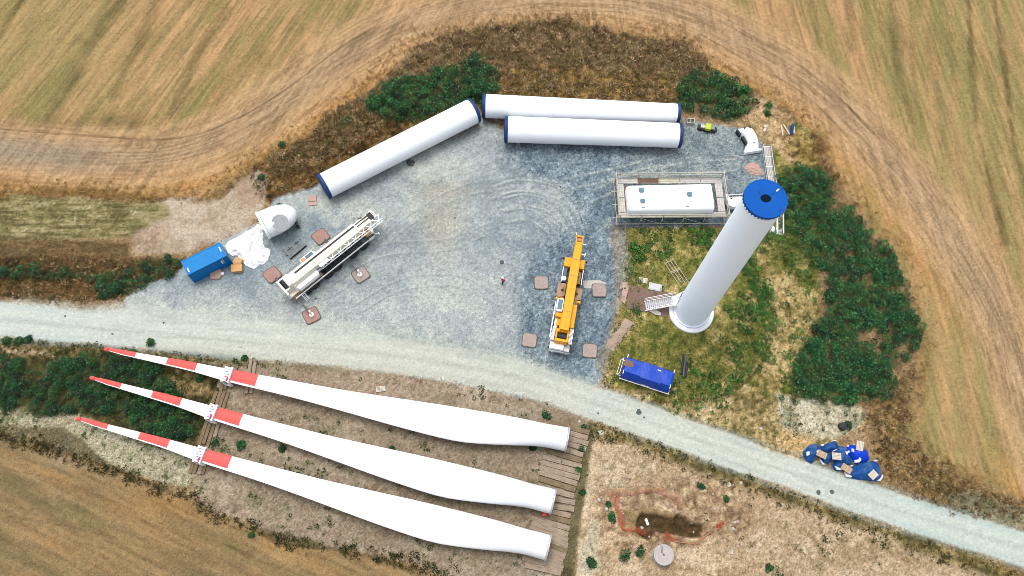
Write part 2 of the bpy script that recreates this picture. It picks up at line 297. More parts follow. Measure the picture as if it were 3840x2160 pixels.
# inside of the site: base soil, then patches
spk = sstep(.08, .26, N3+N4*.9)              # small dark clods / weeds
spg = sstep(.02, .22, N2*.9+N3*.8)
lay(IN, ramp(.5+N2*1.2+N3*.6, [c3(128, 104, 70), c3(158, 132, 96), c3(176, 152, 116)]))
mound_p = [(940, 235), (1000, 165), (1052, 115), (1150, 84), (1300, 64), (1400, 54), (1500, 68), (1600, 92), (1720, 105), (1790, 172), (1700, 255), (1240, 240), (1150, 215), (1000, 290), (860, 400), (700, 450), (680, 400), (790, 335), (860, 280)]
MOUND = poly(mound_p, 10, 1.3)
lay(MOUND, ramp(.5+N2*1.2+N3*.9, [c3(98, 78, 52), c3(140, 114, 78), c3(172, 144, 100)]))
lay(poly([(1230, 185), (1450, 178), (1700, 190), (1715, 260), (1235, 245)], 14, 1)*MOUND, ramp(.5+N2*1.6+N3, [c3(104, 82, 42), c3(156, 124, 62), c3(176, 144, 72)]), .8)
for cx, cy in ((1500, 82), (1380, 60), (1740, 150), (1250, 72)):
    lay(np.exp(-(((DX-cx)/34)**2+((DY-cy)/12)**2)), c3(58, 42, 26), .7)
scrubL = poly([(640, 420), (800, 330), (880, 290), (960, 300), (1200, 240), (1215, 250), (1150, 300), (805, 470), (800, 490), (680, 515), (640, 480)], 6, 1)
lay(scrubL, ramp(.5+N2*1.8+N3, [c3(60, 48, 26), c3(116, 84, 44), c3(160, 128, 84)]))
pink = poly([(322, 560), (360, 530), (430, 508), (560, 500), (610, 450), (648, 428), (668, 450), (672, 490), (655, 540), (600, 585), (500, 628), (420, 645), (330, 640)], 5, .8)
lay(pink, ramp(.55+N2*1.6+N1*1.2+N4*.5, [c3(160, 138, 112), c3(186, 166, 142), c3(200, 184, 162)]))
lay(poly([(600, 450), (668, 440), (672, 490), (640, 520), (590, 500)], 10, 1), c3(160, 130, 104), .5)
hst = fbm(DX*.02, DY*.2, 3)-.5
lay(poly([(-60, 488), (250, 498), (400, 505), (425, 540), (330, 600), (-60, 612)], 8, .8), ramp(.5+hst*2+N2*1.4+N3*.7, [c3(104, 96, 58), c3(132, 124, 80), c3(164, 150, 112)]))

lay(poly([(-60, 606), (330, 600), (330, 645), (350, 665), (200, 680), (-60, 660)], 8, 1), ramp(.5+hst*2+N3*.8, [c3(92, 76, 46), c3(122, 100, 66)]))
lay(poly([(-60, 640), (350, 645), (470, 650), (480, 680), (420, 705), (340, 740), (240, 760), (-60, 748)], 6, .8), ramp(.5+N2*1.6+N3, [c3(50, 44, 24), c3(92, 70, 38), c3(120, 92, 54)]))
m, _, _ = line([(-60, 488), (200, 484), (400, 500), (520, 504), (580, 470), (660, 410), (780, 345)], 9, 8, 1.4); lay(m, ramp(.5+N3*1.5, [c3(84, 62, 30), c3(140, 104, 54)]), .7)
# soil around the blades
SOIL = poly([(500, 905), (640, 900), (800, 915), (1100, 945), (1300, 985), (1480, 1050), (1480, 1160), (1440, 1449), (1420, 1620), (1040, 1620), (1110, 1449), (1050, 1420), (900, 1390), (730, 1370), (620, 1315), (530, 1285), (480, 1240), (500, 1150), (540, 1020)], 6, .6)
lay(SOIL, ramp(.5+N2*1.3+N3*.6+N4*.5, [c3(138, 119, 98), c3(172, 154, 131), c3(192, 178, 156)]))
lay(SOIL*sstep(.02, .14, N3+N4*.9+N2*.25)*sstep(-.12, .04, N1+N2*.6), c3(96, 84, 56), .62); lay(SOIL*sstep(.10, .2, N2+N3*.3)*sstep(1300, 500, DX), c3(104, 108, 62), .45)
lay(np.exp(-(((DX-850)/160)**2+((DY-960)/40)**2))*SOIL, c3(172, 150, 130), .5)
WHS = poly([(-60, 1010), (60, 1020), (200, 1035), (330, 1090), (490, 1125), (500, 1180), (470, 1230), (300, 1180), (180, 1140), (60, 1110), (-60, 1090)], 6, 1)
lay(WHS, ramp(.55+N2*.9+N3*.8, [c3(142, 132, 96), c3(178, 170, 142), c3(196, 188, 168)])); lay(WHS*spg, c3(96, 104, 52), .7)
lay(poly([(-60, 1060), (160, 1075), (300, 1180), (440, 1240), (520, 1290), (700, 1345), (900, 1385), (1050, 1430), (1060, 1440), (900, 1400), (700, 1368), (480, 1262), (200, 1150), (-60, 1100)], 5, 1.2), ramp(.5+N2*2, [c3(70, 62, 34), c3(116, 98, 60)]), .75)
GL = poly([(-60, 860), (100, 862), (270, 872), (300, 890), (560, 915), (600, 930), (560, 1000), (520, 1130), (400, 1120), (200, 1045), (-60, 1015)], 6, 1)
lay(GL, ramp(.5+N2*1.8+N3, [c3(46, 44, 24), c3(90, 82, 42), c3(148, 126, 86)]))
lay(poly([(-60, 872), (60, 870), (150, 885), (140, 905), (60, 898), (-60, 895)], 6, 1.2), c3(182, 158, 122), .8)
lay(poly([(430, 960), (520, 950), (560, 990), (520, 1010), (440, 995)], 8, 1.5), c3(164, 138, 96), .6)
m, _, _ = line([(280, 878), (450, 895), (650, 915), (800, 925), (1000, 950)], 7, 8, 1.4); lay(m*sstep(1100, 500, DX), c3(104, 100, 54), .75)
# sandy ground right of the timber platform, below the road
SAND = poly([(1480, 1085), (1560, 1090), (1700, 1140), (1900, 1210), (2100, 1290), (2300, 1360), (2450, 1420), (2600, 1480), (2600, 1620), (1430, 1620), (1450, 1400), (1475, 1200)], 6, .8)
sbr = strk(-10, .1, .5)
lay(SAND, ramp(.5+N2*1.3+sbr*1.0+N4*.7, [c3(168, 144, 110), c3(206, 182, 148), c3(222, 203, 174)]))
lay(SAND*sstep(.0, .12, N3+N4*.9+N2*.3)*sstep(-.06, .08, N1+N2*.5+.00012*(DX-1900)), c3(122, 104, 66), .7); lay(SAND*np.exp(-((DX-1790)/260)**2-((DY-1290+.15*(DX-1800))/60)**2)*np.clip(.5+N2*3, 0, 1), c3(182, 146, 108), .6)
lay(poly([(1490, 1240), (1700, 1200), (1880, 1240), (1900, 1330), (1800, 1370), (1600, 1400), (1480, 1400)], 14, 1)*SAND, ramp(.5+N3*2.2, [c3(120, 94, 66), c3(170, 142, 108), c3(204, 180, 146)]), .8)
lay(poly([(1470, 1340), (1500, 1300), (1520, 1449), (1440, 1449)], 8, 1.2), c3(196, 188, 162), .7)
m, _, _ = line([(1500, 1085), (1600, 1110), (1750, 1165), (1900, 1222), (2050, 1275), (2200, 1330), (2400, 1400), (2600, 1470)], 17, 12, 1.3); lay(m, ramp(.5+N2*2+N3, [c3(70, 66, 34), c3(120, 106, 58), c3(160, 140, 92)]), .9)
m, _, _ = line([(1484, 1075), (1468, 1180), (1450, 1300), (1425, 1449), (1410, 1560)], 13, 6, .5); lay(m, ramp(.5+N2*2, [c3(76, 76, 46), c3(122, 112, 80)]), .95)
# tower side: grass circle, sandy rings
ISL = poly([(1570, 570), (1830, 575), (1900, 470), (1940, 380), (2000, 300), (2060, 350), (2070, 440), (2060, 800), (2040, 1000), (2100, 1120), (2000, 1150), (1850, 1100), (1700, 1060), (1560, 1010), (1520, 960), (1540, 850), (1570, 700)], 6, .6)
lay(ISL, ramp(.5+N2*1.9+N3*.9, [c3(88, 98, 40), c3(142, 134, 70), c3(200, 178, 120)]))
lay(poly([(1900, 640), (1990, 690), (2050, 740), (2060, 830), (1990, 900), (1960, 990), (1870, 1000), (1930, 900), (1960, 800), (1940, 720)], 12, 1.2), ramp(.55+N2*1.6+N3*1.2, [c3(110, 100, 52), c3(172, 148, 98), c3(196, 174, 124)]), .9)
lay(poly([(1640, 1010), (1760, 1020), (1880, 970), (1960, 1010), (2120, 1060), (2100, 1140), (1900, 1120), (1700, 1070), (1540, 1010), (1530, 960), (1640, 985)], 10, 1), ramp(.5+N2*1.5+N3*1.4, [c3(112, 100, 58), c3(178, 156, 108), c3(206, 184, 142)]), .9)
WR = poly([(1950, 990), (2030, 1000), (2130, 1010), (2180, 1040), (2110, 1100), (2040, 1110), (1960, 1060)], 8, 1.2)
lay(WR, ramp(.6+N3*1.6, [c3(180, 170, 138), c3(216, 208, 184)]), .95); lay(WR*spg, c3(84, 96, 48), .6)
lay(poly([(1960, 1090), (2060, 1100), (2040, 1140), (2010, 1160), (1960, 1130)], 8, 1), c3(206, 174, 124), .8)
TOPS = poly([(1870, 260), (1920, 255), (2000, 300), (2010, 400), (1990, 420), (1950, 380), (1900, 330), (1860, 320)], 6, 1)
lay(TOPS, ramp(.6+N3*1.6+N2, [c3(150, 122, 78), c3(204, 176, 134)]), .9)
lay(poly([(1960, 330), (2080, 330), (2080, 440), (2020, 440), (1980, 410)], 10, 1), ramp(.5+N3*2+N2, [c3(90, 66, 34), c3(140, 112, 60), c3(186, 158, 112)]), .7)
BRR = poly([(2050, 340), (2095, 440), (2150, 520), (2110, 500), (2060, 440)], 14, 1.6); lay(BRR, c3(120, 92, 56), .8)
LOWB = poly([(2180, 1000), (2300, 920), (2300, 1010), (2272, 1090), (2350, 1160), (2450, 1215), (2600, 1275), (2600, 1310), (2400, 1280), (2220, 1200), (2200, 1100)], 22, 2)
lay(LOWB, ramp(.5+N2*1.6+N3*1.2, [c3(84, 68, 40), c3(132, 106, 66), c3(160, 132, 84)]))
lay(poly([(2380, 1250), (2450, 1240), (2600, 1290), (2600, 1330), (2400, 1290)], 8, 1), ramp(.5+N2*2, [c3(70, 84, 44), c3(176, 176, 150)]), .7)
m, _, _ = line([(1905, 680), (1935, 750), (1945, 840), (1905, 930), (1840, 985), (1750, 1008), (1640, 1012)], 4, 3, .5); lay(m, c3(100, 78, 44), .8)
# gravel yard and the road
yard = [(310, 755), (355, 715), (430, 695), (500, 640), (560, 605), (650, 560), (690, 500), (790, 470), (860, 420), (1210, 300), (1270, 330), (1720, 360), (1722, 300), (1830, 320), (1880, 322), (1930, 370), (1955, 470), (1900, 560), (1830, 568), (1575, 572), (1578, 640), (1572, 720), (1545, 800), (1535, 880), (1510, 965), (1430, 1010), (1300, 1000), (1000, 930), (700, 900), (420, 860), (330, 800)]
YARD = poly(yard, 4, .45)
road_c = [(-90, 800), (0, 803), (200, 822), (420, 843), (700, 868), (950, 890), (1180, 925), (1340, 960), (1480, 1010), (1650, 1068), (1800, 1122), (2000, 1194), (2200, 1265), (2400, 1328), (2576, 1382), (2720, 1425)]
ROADm, dR, aR = line(road_c, 41, 5, .9)
sdR = dR; strR = fbm(dR*.16, aR*.01, 3)-.5
gb = sstep(1270, 1330, DX+N1*40)*sstep(1010, 900, DY)*sstep(0, 30, DX-1200) 
gb = np.maximum(gb, sstep(450, 380, DY+N1*60)*sstep(1230, 1300, DX)*.8); gb = np.maximum(gb, poly([(1420, 560), (1560, 470), (1580, 590), (1500, 960), (1310, 950), (1305, 640)], 18, 1)*1.)
gb = gb*(1-poly([(1240, 440), (1420, 470), (1440, 540), (1340, 640), (1310, 700), (1240, 640)], 24, 1)*.8)
swl = fbm(X*.16+N1*3+4, Y*.3+N2*2, 3)-.5
lay(YARD, ramp(.5+N2*.7+N1*.9+N4*.4+swl*1.6, [c3(146, 158, 163), c3(172, 181, 181), c3(196, 202, 194)]))
lay(YARD*gb, ramp(.5+N2*1.0+N3*.7+N4*.9, [c3(82, 102, 118), c3(112, 132, 145), c3(148, 163, 170)]), .88)
lay(YARD*sstep(1560, 1640, DX)*sstep(560, 520, DY), ramp(.5+N2*1.2+N4*.6, [c3(108, 124, 130), c3(140, 153, 155), c3(170, 178, 174)]), .75)
lay(YARD*poly([(470, 700), (640, 600), (760, 520), (830, 560), (760, 640), (640, 700), (420, 745)], 24, 1), c3(128, 146, 156), .55)
lay(YARD*np.exp(-(((DX-1110)/60)**2+((DY-560)/90)**2)), c3(188, 178, 156), .55); lay(YARD*np.exp(-(((DX-1130)/90)**2+((DY-480)/26)**2)), c3(184, 170, 148), .35)
m, _, _ = line([(880, 450), (1000, 400), (1100, 355), (1200, 310)], 12, 10, 1.2); lay(m*YARD, c3(160, 146, 124), .6)
lay(YARD*np.exp(-(((DX-1000)/160)**2+((DY-760)/80)**2))*(N2+.3), c3(186, 194, 192), .6)
aa = np.hypot(DX-1312, DY-612); th = np.degrees(np.arctan2(-(DY-612), DX-1312))
arc = np.sin(aa*.33+N2*2)*sstep(100, 115, aa)*sstep(185, 165, aa)*sstep(0, 25, th)*sstep(165, 120, th); lay(YARD*np.clip(arc, 0, 1)*(.5+N1*3), c3(182, 190, 186), .4); lay(YARD*np.clip(-arc, 0, 1)*(.5+N1*3), c3(112, 130, 138), .25)
aa = np.hypot(DX-1180, DY-790); arc = np.sin(aa*.25+N2*2)*sstep(60, 80, aa)*sstep(125, 105, aa)*(DY < 780); lay(YARD*np.clip(arc, 0, 1), c3(190, 198, 192), .45)
edgeR = poly([(1525, 560), (1580, 560), (1590, 700), (1560, 800), (1545, 900), (1515, 970), (1500, 900), (1535, 800), (1555, 700)], 8, 1.2); lay(edgeR, ramp(.5+N3*1.8, [c3(128, 112, 88), c3(176, 160, 132)]), .6)
ROAD = ROADm
wide = poly([(-60, 758), (200, 775), (330, 770), (600, 790), (900, 830), (1180, 880), (1300, 905), (1420, 950), (1520, 975), (1500, 1040), (1300, 980), (1000, 925), (600, 884), (200, 850), (-60, 840)], 22, 1.2)
ROAD = np.maximum(ROADm, wide)
roadcol = ramp(.55+strR*1.1+N2*.5+N4*.25, [c3(180, 188, 178), c3(204, 210, 198), c3(218, 221, 207)])
lay(ROAD, roadcol); lay(ROAD*sstep(500, 0, DX), c3(196, 211, 211), .5); lay(ROAD*sstep(1900, 2300, DX), c3(188, 208, 204), .55)
lay(ROAD*sstep(1300, 900, np.abs(DX-900)*2)*sstep(840, 880, DY), c3(200, 198, 180), .4)
for pts, am in (([(1240, 470), (1300, 452), (1380, 462), (1440, 500), (1470, 560)], .6), ([(1260, 500), (1320, 488), (1380, 505), (1425, 550), (1440, 600)], .5), ([(1270, 530), (1330, 525), (1380, 560), (1400, 610)], .5), ([(880, 650), (980, 610), (1120, 600), (1230, 560)], .35), ([(900, 760), (1010, 700), (1150, 690), (1260, 740)], .4),
                ([(700, 760), (860, 700), (1000, 560), (1150, 470), (1300, 440)], .3), ([(1490, 480), (1600, 430), (1720, 410), (1850, 400)], .45), ([(1420, 450), (1560, 420), (1700, 385)], .35)):
    for o_, cc in ((0, c3(200, 206, 198)), (4.5, c3(112, 128, 136)), (28, c3(200, 206, 198)), (33, c3(112, 128, 136))):
        m, _, _ = line([(a_, b_+o_) for a_, b_ in pts], 2.0, 2.6, .3); lay(m*YARD*(.75+N2*1.5), cc, min(1, am*1.5))
for o_ in (-17, 15):
    m, _, _ = line([(a_, b_+o_) for a_, b_ in road_c], 7, 7, .5); lay(m*ROAD, c3(224, 227, 214), .35)
m, _, _ = line(road_c, 4, 6, .5); lay(m*ROAD*(.5+N2*2), c3(166, 174, 160), .5)
m, _, _ = line([(560, 770), (700, 790), (900, 812), (1100, 850), (1280, 900), (1400, 945)], 10, 44, 2.2); lay(m, ramp(.5+N2*1.5+strR, [c3(178, 186, 180), c3(208, 212, 200)]), .7)
m, _, _ = line([(-60, 852), (200, 868), (420, 886), (600, 902)], 5, 5, 1); lay(m, c3(128, 142, 140), .55)
for a_, b_ in ((45, 7), (-1, 0)):
    if a_ > 0: lay(sstep(a_-b_, a_, dR)*sstep(a_+10, a_+3, dR+N2*6)*sstep(1500, 1600, DX), c3(132, 144, 132), .5)
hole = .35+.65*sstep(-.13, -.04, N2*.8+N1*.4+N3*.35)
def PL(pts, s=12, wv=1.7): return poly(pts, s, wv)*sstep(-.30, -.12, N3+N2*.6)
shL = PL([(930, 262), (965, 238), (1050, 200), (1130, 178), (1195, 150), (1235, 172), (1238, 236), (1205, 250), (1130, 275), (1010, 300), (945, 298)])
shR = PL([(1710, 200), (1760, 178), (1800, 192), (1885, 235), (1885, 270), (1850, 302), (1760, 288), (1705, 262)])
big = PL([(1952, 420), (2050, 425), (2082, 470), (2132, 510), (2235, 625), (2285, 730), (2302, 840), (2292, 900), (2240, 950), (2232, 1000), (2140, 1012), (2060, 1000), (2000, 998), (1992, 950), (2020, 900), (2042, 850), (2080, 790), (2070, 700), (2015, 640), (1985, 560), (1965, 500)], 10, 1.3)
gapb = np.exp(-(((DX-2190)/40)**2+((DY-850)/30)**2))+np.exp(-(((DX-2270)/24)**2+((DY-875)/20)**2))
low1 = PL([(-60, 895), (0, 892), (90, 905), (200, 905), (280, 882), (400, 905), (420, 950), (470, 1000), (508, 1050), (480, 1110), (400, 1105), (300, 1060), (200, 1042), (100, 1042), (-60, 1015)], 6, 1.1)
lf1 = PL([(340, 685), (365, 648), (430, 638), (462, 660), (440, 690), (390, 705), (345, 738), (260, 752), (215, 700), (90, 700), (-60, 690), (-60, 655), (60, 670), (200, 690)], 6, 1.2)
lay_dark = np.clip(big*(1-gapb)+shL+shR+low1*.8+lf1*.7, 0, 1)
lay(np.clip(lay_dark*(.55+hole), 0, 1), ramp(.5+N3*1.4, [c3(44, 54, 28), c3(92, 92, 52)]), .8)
# excavated pit
pit = [(1442+.1898*x, 1174+.1898*y) for x, y in ((850, 700), (900, 620), (1130, 640), (1330, 690), (1400, 620), (1500, 690), (1560, 750), (1710, 775), (1700, 930), (1560, 935), (1380, 905), (1200, 890), (1100, 865), (1010, 985), (930, 940), (850, 870))]
PIT = poly(pit, 3, .25)
lay(poly([(1560, 1290), (1620, 1280), (1700, 1290), (1700, 1340), (1600, 1345)], 10, 1), c3(138, 116, 76), .7)
lay(PIT, ramp(.5+N3*1.6, [c3(74, 58, 34), c3(106, 84, 54)]))

# relief
Hh = N3*.05+N4*.03
soft = 1-np.maximum(YARD, ROAD); Hh = Hh*(.25+.75*soft)
Hh += MOUND*(.55+N1*1.2+N2*.8)*.9
Hh += (scrubL+LOWB+pink*.3)*(.2+N2*.7)*(1-YARD)
Hh += poly([(1750, 1240), (1850, 1230), (1880, 1300), (1800, 1340), (1730, 1290)], 25, .5)*.7+poly([(1500, 1340), (1600, 1350), (1600, 1410), (1490, 1420)], 20, .5)*.4
Hh -= PIT*(.85+N3*.6)
Hh = np.clip(Hh, -1.2, 1.6)
def hat(x, y):
    i = np.clip(((np.asarray(x)-gx[0])/STEP).astype(int), 0, NX-1); j = np.clip(((np.asarray(y)-gy[0])/STEP).astype(int), 0, NY-1); return Hh[j*NX+i]
def hsm(x, y):
    d = (0, .4, -.4); return float(np.mean([hat(np.array([x+a]), np.array([y+b]))[0] for a in d for b in d]))

# material of the ground: per-place soil colour, broken up by procedural grain, pebbles and relief
gm = bpy.data.materials.new('ground_soils'); gm.use_nodes = True; n = gm.node_tree.nodes; l = gm.node_tree.links; p = n['Principled BSDF']
p.inputs['Roughness'].default_value = .95; p.inputs['Specular IOR Level'].default_value = .15
at_ = n.new('ShaderNodeAttribute'); at_.attribute_name = 'Col'; gr_ = n.new('ShaderNodeAttribute'); gr_.attribute_name = 'grain'
geo = n.new('ShaderNodeNewGeometry')
def nz(sc, de, ro=.6):
    q = n.new('ShaderNodeTexNoise'); q.inputs['Scale'].default_value = sc; q.inputs['Detail'].default_value = de; q.inputs['Roughness'].default_value = ro; l.new(geo.outputs['Position'], q.inputs['Vector']); return q
na, nb = nz(2.3, 3, .7), nz(5.5, 3, .7)
def math2(op, a, b):
    q = n.new('ShaderNodeMath'); q.operation = op
    for i, v in enumerate((a, b)):
        if isinstance(v, (int, float)): q.inputs[i].default_value = v
        else: l.new(v, q.inputs[i])
    return q.outputs[0]
vo = n.new('ShaderNodeTexVoronoi'); vo.inputs['Scale'].default_value = 3.6; l.new(geo.outputs['Position'], vo.inputs['Vector'])
sm = math2('ADD', math2('ADD', math2('MULTIPLY', math2('SUBTRACT', na.outputs[0], .5), 1.7), math2('MULTIPLY', math2('SUBTRACT', nb.outputs[0], .5), 3.0)), math2('MULTIPLY', math2('SUBTRACT', vo.outputs['Distance'], .45), -.35))
nc = nz(2.6, 4, .75); mrs = n.new('ShaderNodeMapRange'); mrs.interpolation_type = 'SMOOTHSTEP'; mrs.inputs[1].default_value = .55; mrs.inputs[2].default_value = .64; mrs.inputs[3].default_value = 0; mrs.inputs[4].default_value = .55; l.new(nc.outputs[0], mrs.inputs[0])
fac = math2('MAXIMUM', math2('ADD', math2('MULTIPLY', math2('SUBTRACT', sm, math2('SUBTRACT', mrs.outputs[0], .09)), gr_.outputs['Fac']), 1.), .25)
sc_ = n.new('ShaderNodeVectorMath'); sc_.operation = 'SCALE'; l.new(at_.outputs['Color'], sc_.inputs[0]); l.new(fac, sc_.inputs['Scale']); l.new(sc_.outputs[0], p.inputs['Base Color'])
bp = n.new('ShaderNodeBump'); bp.inputs['Strength'].default_value = .5; bp.inputs['Distance'].default_value = .12; l.new(nb.outputs[0], bp.inputs['Height']); l.new(bp.outputs[0], p.inputs['Normal'])

GRAIN = .42+.5*IN; GRAIN = GRAIN*(1-YARD)+YARD*(.5+.3*gb); GRAIN = GRAIN*(1-ROAD)+ROAD*.24; GRAIN = np.where((SOIL > .5), .6, GRAIN); GRAIN = np.where(pink > .5, .4, GRAIN); GRAIN = np.where(SAND > .5, .7, GRAIN)
C = np.clip(C*(1+(N4*.9+N3*.35)*(GRAIN)+fib*.65*(1-IN))[:, None], .004, .9)
def quads_obj(name, V, Q, mat_, col=None, grain=None, smooth=False):
    me = bpy.data.meshes.new(name); me.vertices.add(len(V)); me.vertices.foreach_set('co', np.ascontiguousarray(V, dtype=np.float32).ravel())
    nl = Q.size; me.loops.add(nl); me.loops.foreach_set('vertex_index', Q.astype(np.int32).ravel())
    me.polygons.add(len(Q)); me.polygons.foreach_set('loop_start', np.arange(0, nl, Q.shape[1], dtype=np.int32))
    me.update(calc_edges=True)
    if col is not None:
        a = me.color_attributes.new('Col', 'FLOAT_COLOR', 'POINT'); a.data.foreach_set('color', np.hstack([col, np.ones((len(col), 1))]).astype(np.float32).ravel())
    if grain is not None:
        a = me.attributes.new('grain', 'FLOAT', 'POINT'); a.data.foreach_set('value', grain.astype(np.float32))
    me.materials.append(mat_)
    if smooth: me.shade_smooth()
    return link(name, me)
VV = np.stack([X, Y, Hh], 1)
ii = (np.arange(NY-1)[:, None]*NX+np.arange(NX-1)[None]).ravel(); QA = np.stack([ii, ii+1, ii+NX+1, ii+NX], 1)
reg = np.zeros(len(X), int); reg[IN > .5] = 1; reg[(ISL > .5) | (MOUND > .5) | (GL > .5)] = 2; reg[(SAND > .5) | (SOIL > .5) | (pink > .5) | (TOPS > .5)] = 3; reg[YARD > .5] = 4; reg[ROAD > .5] = 5
rq = reg[QA[:, 0]]
for k, nm in enumerate(('field', 'verge', 'rough_grassland', 'bare_soil', 'gravel_yard', 'road')):
    q = QA[rq == k]; u, inv = np.unique(q, return_inverse=True)
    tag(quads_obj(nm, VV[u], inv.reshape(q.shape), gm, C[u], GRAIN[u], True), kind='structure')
# the fields go on far beyond the picture
fr = 900; B = [gx[0], gx[-1], gy[0], gy[-1]]; fm = MB()
xs = [-fr, B[0], B[1], fr]; ys = [-fr, B[2], B[3], fr]
for i in range(3):
    for j in range(3):
        if not (i == 1 and j == 1): fm.add([(xs[i], ys[j], -.02), (xs[i+1], ys[j], -.02), (xs[i+1], ys[j+1], -.02), (xs[i], ys[j+1], -.02)], [(0, 1, 2, 3)])
tag(build(fm, 'field', mat('far_stubble', tuple(TAN*.92)+(1,), .95, var=.25, vs=.05, dirt=tuple(OLIVE)+(1,), dirt_amt=.5)), kind='structure')

# ------------------------------------------------------------------ vegetation: real blades and leaves
vm = bpy.data.materials.new('leaf_and_straw'); vm.use_nodes = True; n_ = vm.node_tree.nodes; p_ = n_['Principled BSDF']; p_.inputs['Roughness'].default_value = .7; p_.inputs['Specular IOR Level'].default_value = .2
av = n_.new('ShaderNodeAttribute'); av.attribute_name = 'Col'; gn = n_.new('ShaderNodeNewGeometry'); nn = n_.new('ShaderNodeTexNoise'); nn.inputs['Scale'].default_value = 1.2; vm.node_tree.links.new(gn.outputs['Position'], nn.inputs['Vector'])
mrr = n_.new('ShaderNodeMapRange'); mrr.inputs[1].default_value = .3; mrr.inputs[2].default_value = .7; mrr.inputs[3].default_value = .75; mrr.inputs[4].default_value = 1.25; vm.node_tree.links.new(nn.outputs[0], mrr.inputs[0])
ss = n_.new('ShaderNodeVectorMath'); ss.operation = 'SCALE'; vm.node_tree.links.new(av.outputs['Color'], ss.inputs[0]); vm.node_tree.links.new(mrr.outputs[0], ss.inputs['Scale']); vm.node_tree.links.new(ss.outputs[0], p_.inputs['Base Color'])
def pick(dens, per_m2):
    lam = dens*per_m2*STEP*STEP; k = RNG.random(len(X)) < lam; i = np.nonzero(k)[0]
    return X[i]+RNG.uniform(-.5, .5, len(i))*STEP, Y[i]+RNG.uniform(-.5, .5, len(i))*STEP, Hh[i]
def leaves(px, py, pz, nl, rad, hgt, ll, lw, cols, dome=True, lean=.5, tintv=.3, pale=None):
    """nl leaves per plant; each leaf is a bent diamond of its own; returns verts, quads, colours"""
    P = len(px); N = P*nl; pi = np.repeat(np.arange(P), nl); sc = (RNG.uniform(.5, 1.35, P))[pi]
    ph = RNG.uniform(0, 2*np.pi, N); rr = np.sqrt(RNG.random(N)); R_ = rad*sc
    if dome: bx, by = np.cos(ph)*rr*R_, np.sin(ph)*rr*R_; bz = hgt*sc*np.sqrt(np.clip(1-rr**2, 0, 1))*RNG.uniform(.45, 1, N)
    else: bx, by = np.cos(ph)*rr*R_*.35, np.sin(ph)*rr*R_*.35; bz = np.zeros(N)
    el = RNG.uniform(.1, .9, N) if dome else RNG.uniform(.7, 1.35, N)
    p2 = ph+RNG.normal(0, .6, N); L = ll*sc*RNG.uniform(.6, 1.3, N); dx, dy, dz = np.cos(p2)*np.cos(el), np.sin(p2)*np.cos(el), np.sin(el)
    if not dome: L = L*1.; dx = dx*lean*2+.0; dy = dy*lean*2
    wx, wy = -np.sin(p2), np.cos(p2); wd = lw*sc*RNG.uniform(.6, 1.3, N)
    b = np.stack([bx+px[pi], by+py[pi], bz+pz[pi]], 1); D_ = np.stack([dx, dy, dz], 1)*L[:, None]; Wd = np.stack([wx, wy, np.zeros(N)], 1)*wd[:, None]
    v = np.stack([b, b+D_*.5+Wd+[0, 0, .02], b+D_-np.array([0, 0, 1])*(L*.15)[:, None], b+D_*.5-Wd], 1).reshape(-1, 3)
    cols = np.array(cols); ci = cols[RNG.integers(0, len(cols), P)][pi]*(1+RNG.normal(0, tintv, (N, 1)))
    if pale is not None:
        k = RNG.random(N) < .10; ci[k] = pale
    ci = np.clip(ci, .003, .8)
    return v, np.arange(N*4).reshape(-1, 4), np.repeat(ci, 4, 0)
G1, G2, G3, G4 = c3(16, 74, 38), c3(30, 100, 46), c3(88, 126, 52), c3(14, 46, 30)
def mass(name, label, cat, dens, per, nl, rad, hgt, ll, lw, cols, dome=True, lean=.5, tintv=.3, pale=None):
    a = pick(dens, per)
    if len(a[0]) == 0: return
    v, q, c = leaves(a[0], a[1], a[2], nl, rad, hgt, ll, lw, cols, dome, lean, tintv, pale); o = quads_obj(name, v, q, vm, c); return tag(o, label, cat, kind='stuff')
GR = [G1, G2, G4, G1, c3(44, 84, 34), c3(60, 92, 40)]
mass('shrub_thicket', 'large curved thicket of dark green shrubs between the tower and the stubble field', 'shrubs', big*hole*(1-gapb), 4.2, 92, .44, 1.1, .17, .05, GR+[G2], pale=c3(120, 186, 116))
mass('shrub_thicket', 'dark green shrub patch behind the slanting white tower section', 'shrubs', shL*hole, 4.2, 86, .42, 1.0, .17, .05, GR, pale=c3(120, 186, 116))
mass('shrub_thicket', 'dark green shrub patch at the right end of the two parallel tower sections', 'shrubs', shR*hole, 4.2, 86, .42, 1.0, .17, .05, GR+[G3], pale=c3(120, 186, 116))
mass('shrub_thicket', 'dark green ground shrubs under and left of the red blade tips', 'shrubs', low1*hole, 4.0, 80, .42, .9, .17, .05, GR+[G4], pale=c3(88, 140, 90))
mass('shrub_thicket', 'long strip of dark green shrubs left of the blue container above the road', 'shrubs', lf1*hole, 3.6, 80, .42, .8, .17, .05, GR, pale=c3(100, 150, 100))
BR = [c3(150, 122, 84), c3(184, 154, 112), c3(112, 90, 62), c3(206, 178, 136), c3(130, 122, 70)]
md = MOUND*(1-shL)*(1-shR)
mass('wild_grass', 'olive green weeds along the inner edge of the large shrub thicket', 'grass', PL([(1950, 520), (2010, 560), (2060, 640), (2070, 740), (2010, 720), (1960, 640)], 8, 1), 4, 30, .36, .5, .24, .06, [c3(92, 118, 44), c3(120, 132, 56), c3(66, 100, 40)], True)
mass('dry_weeds', 'brown dry weeds covering the earth mound above the tower sections', 'dry weeds', md*sstep(-.3, 0, N2+.1), 8, 14, .5, .5, .5, .035, BR, False, .55, .3)
mass('dry_weeds', 'brown and green weeds along the slanting tower section', 'dry weeds', np.clip(scrubL*(1-YARD), 0, 1)*sstep(-.2, .0, N2), 5, 14, .4, .4, .35, .035, BR+[G3, c3(110, 90, 40)], False, .55, .3)
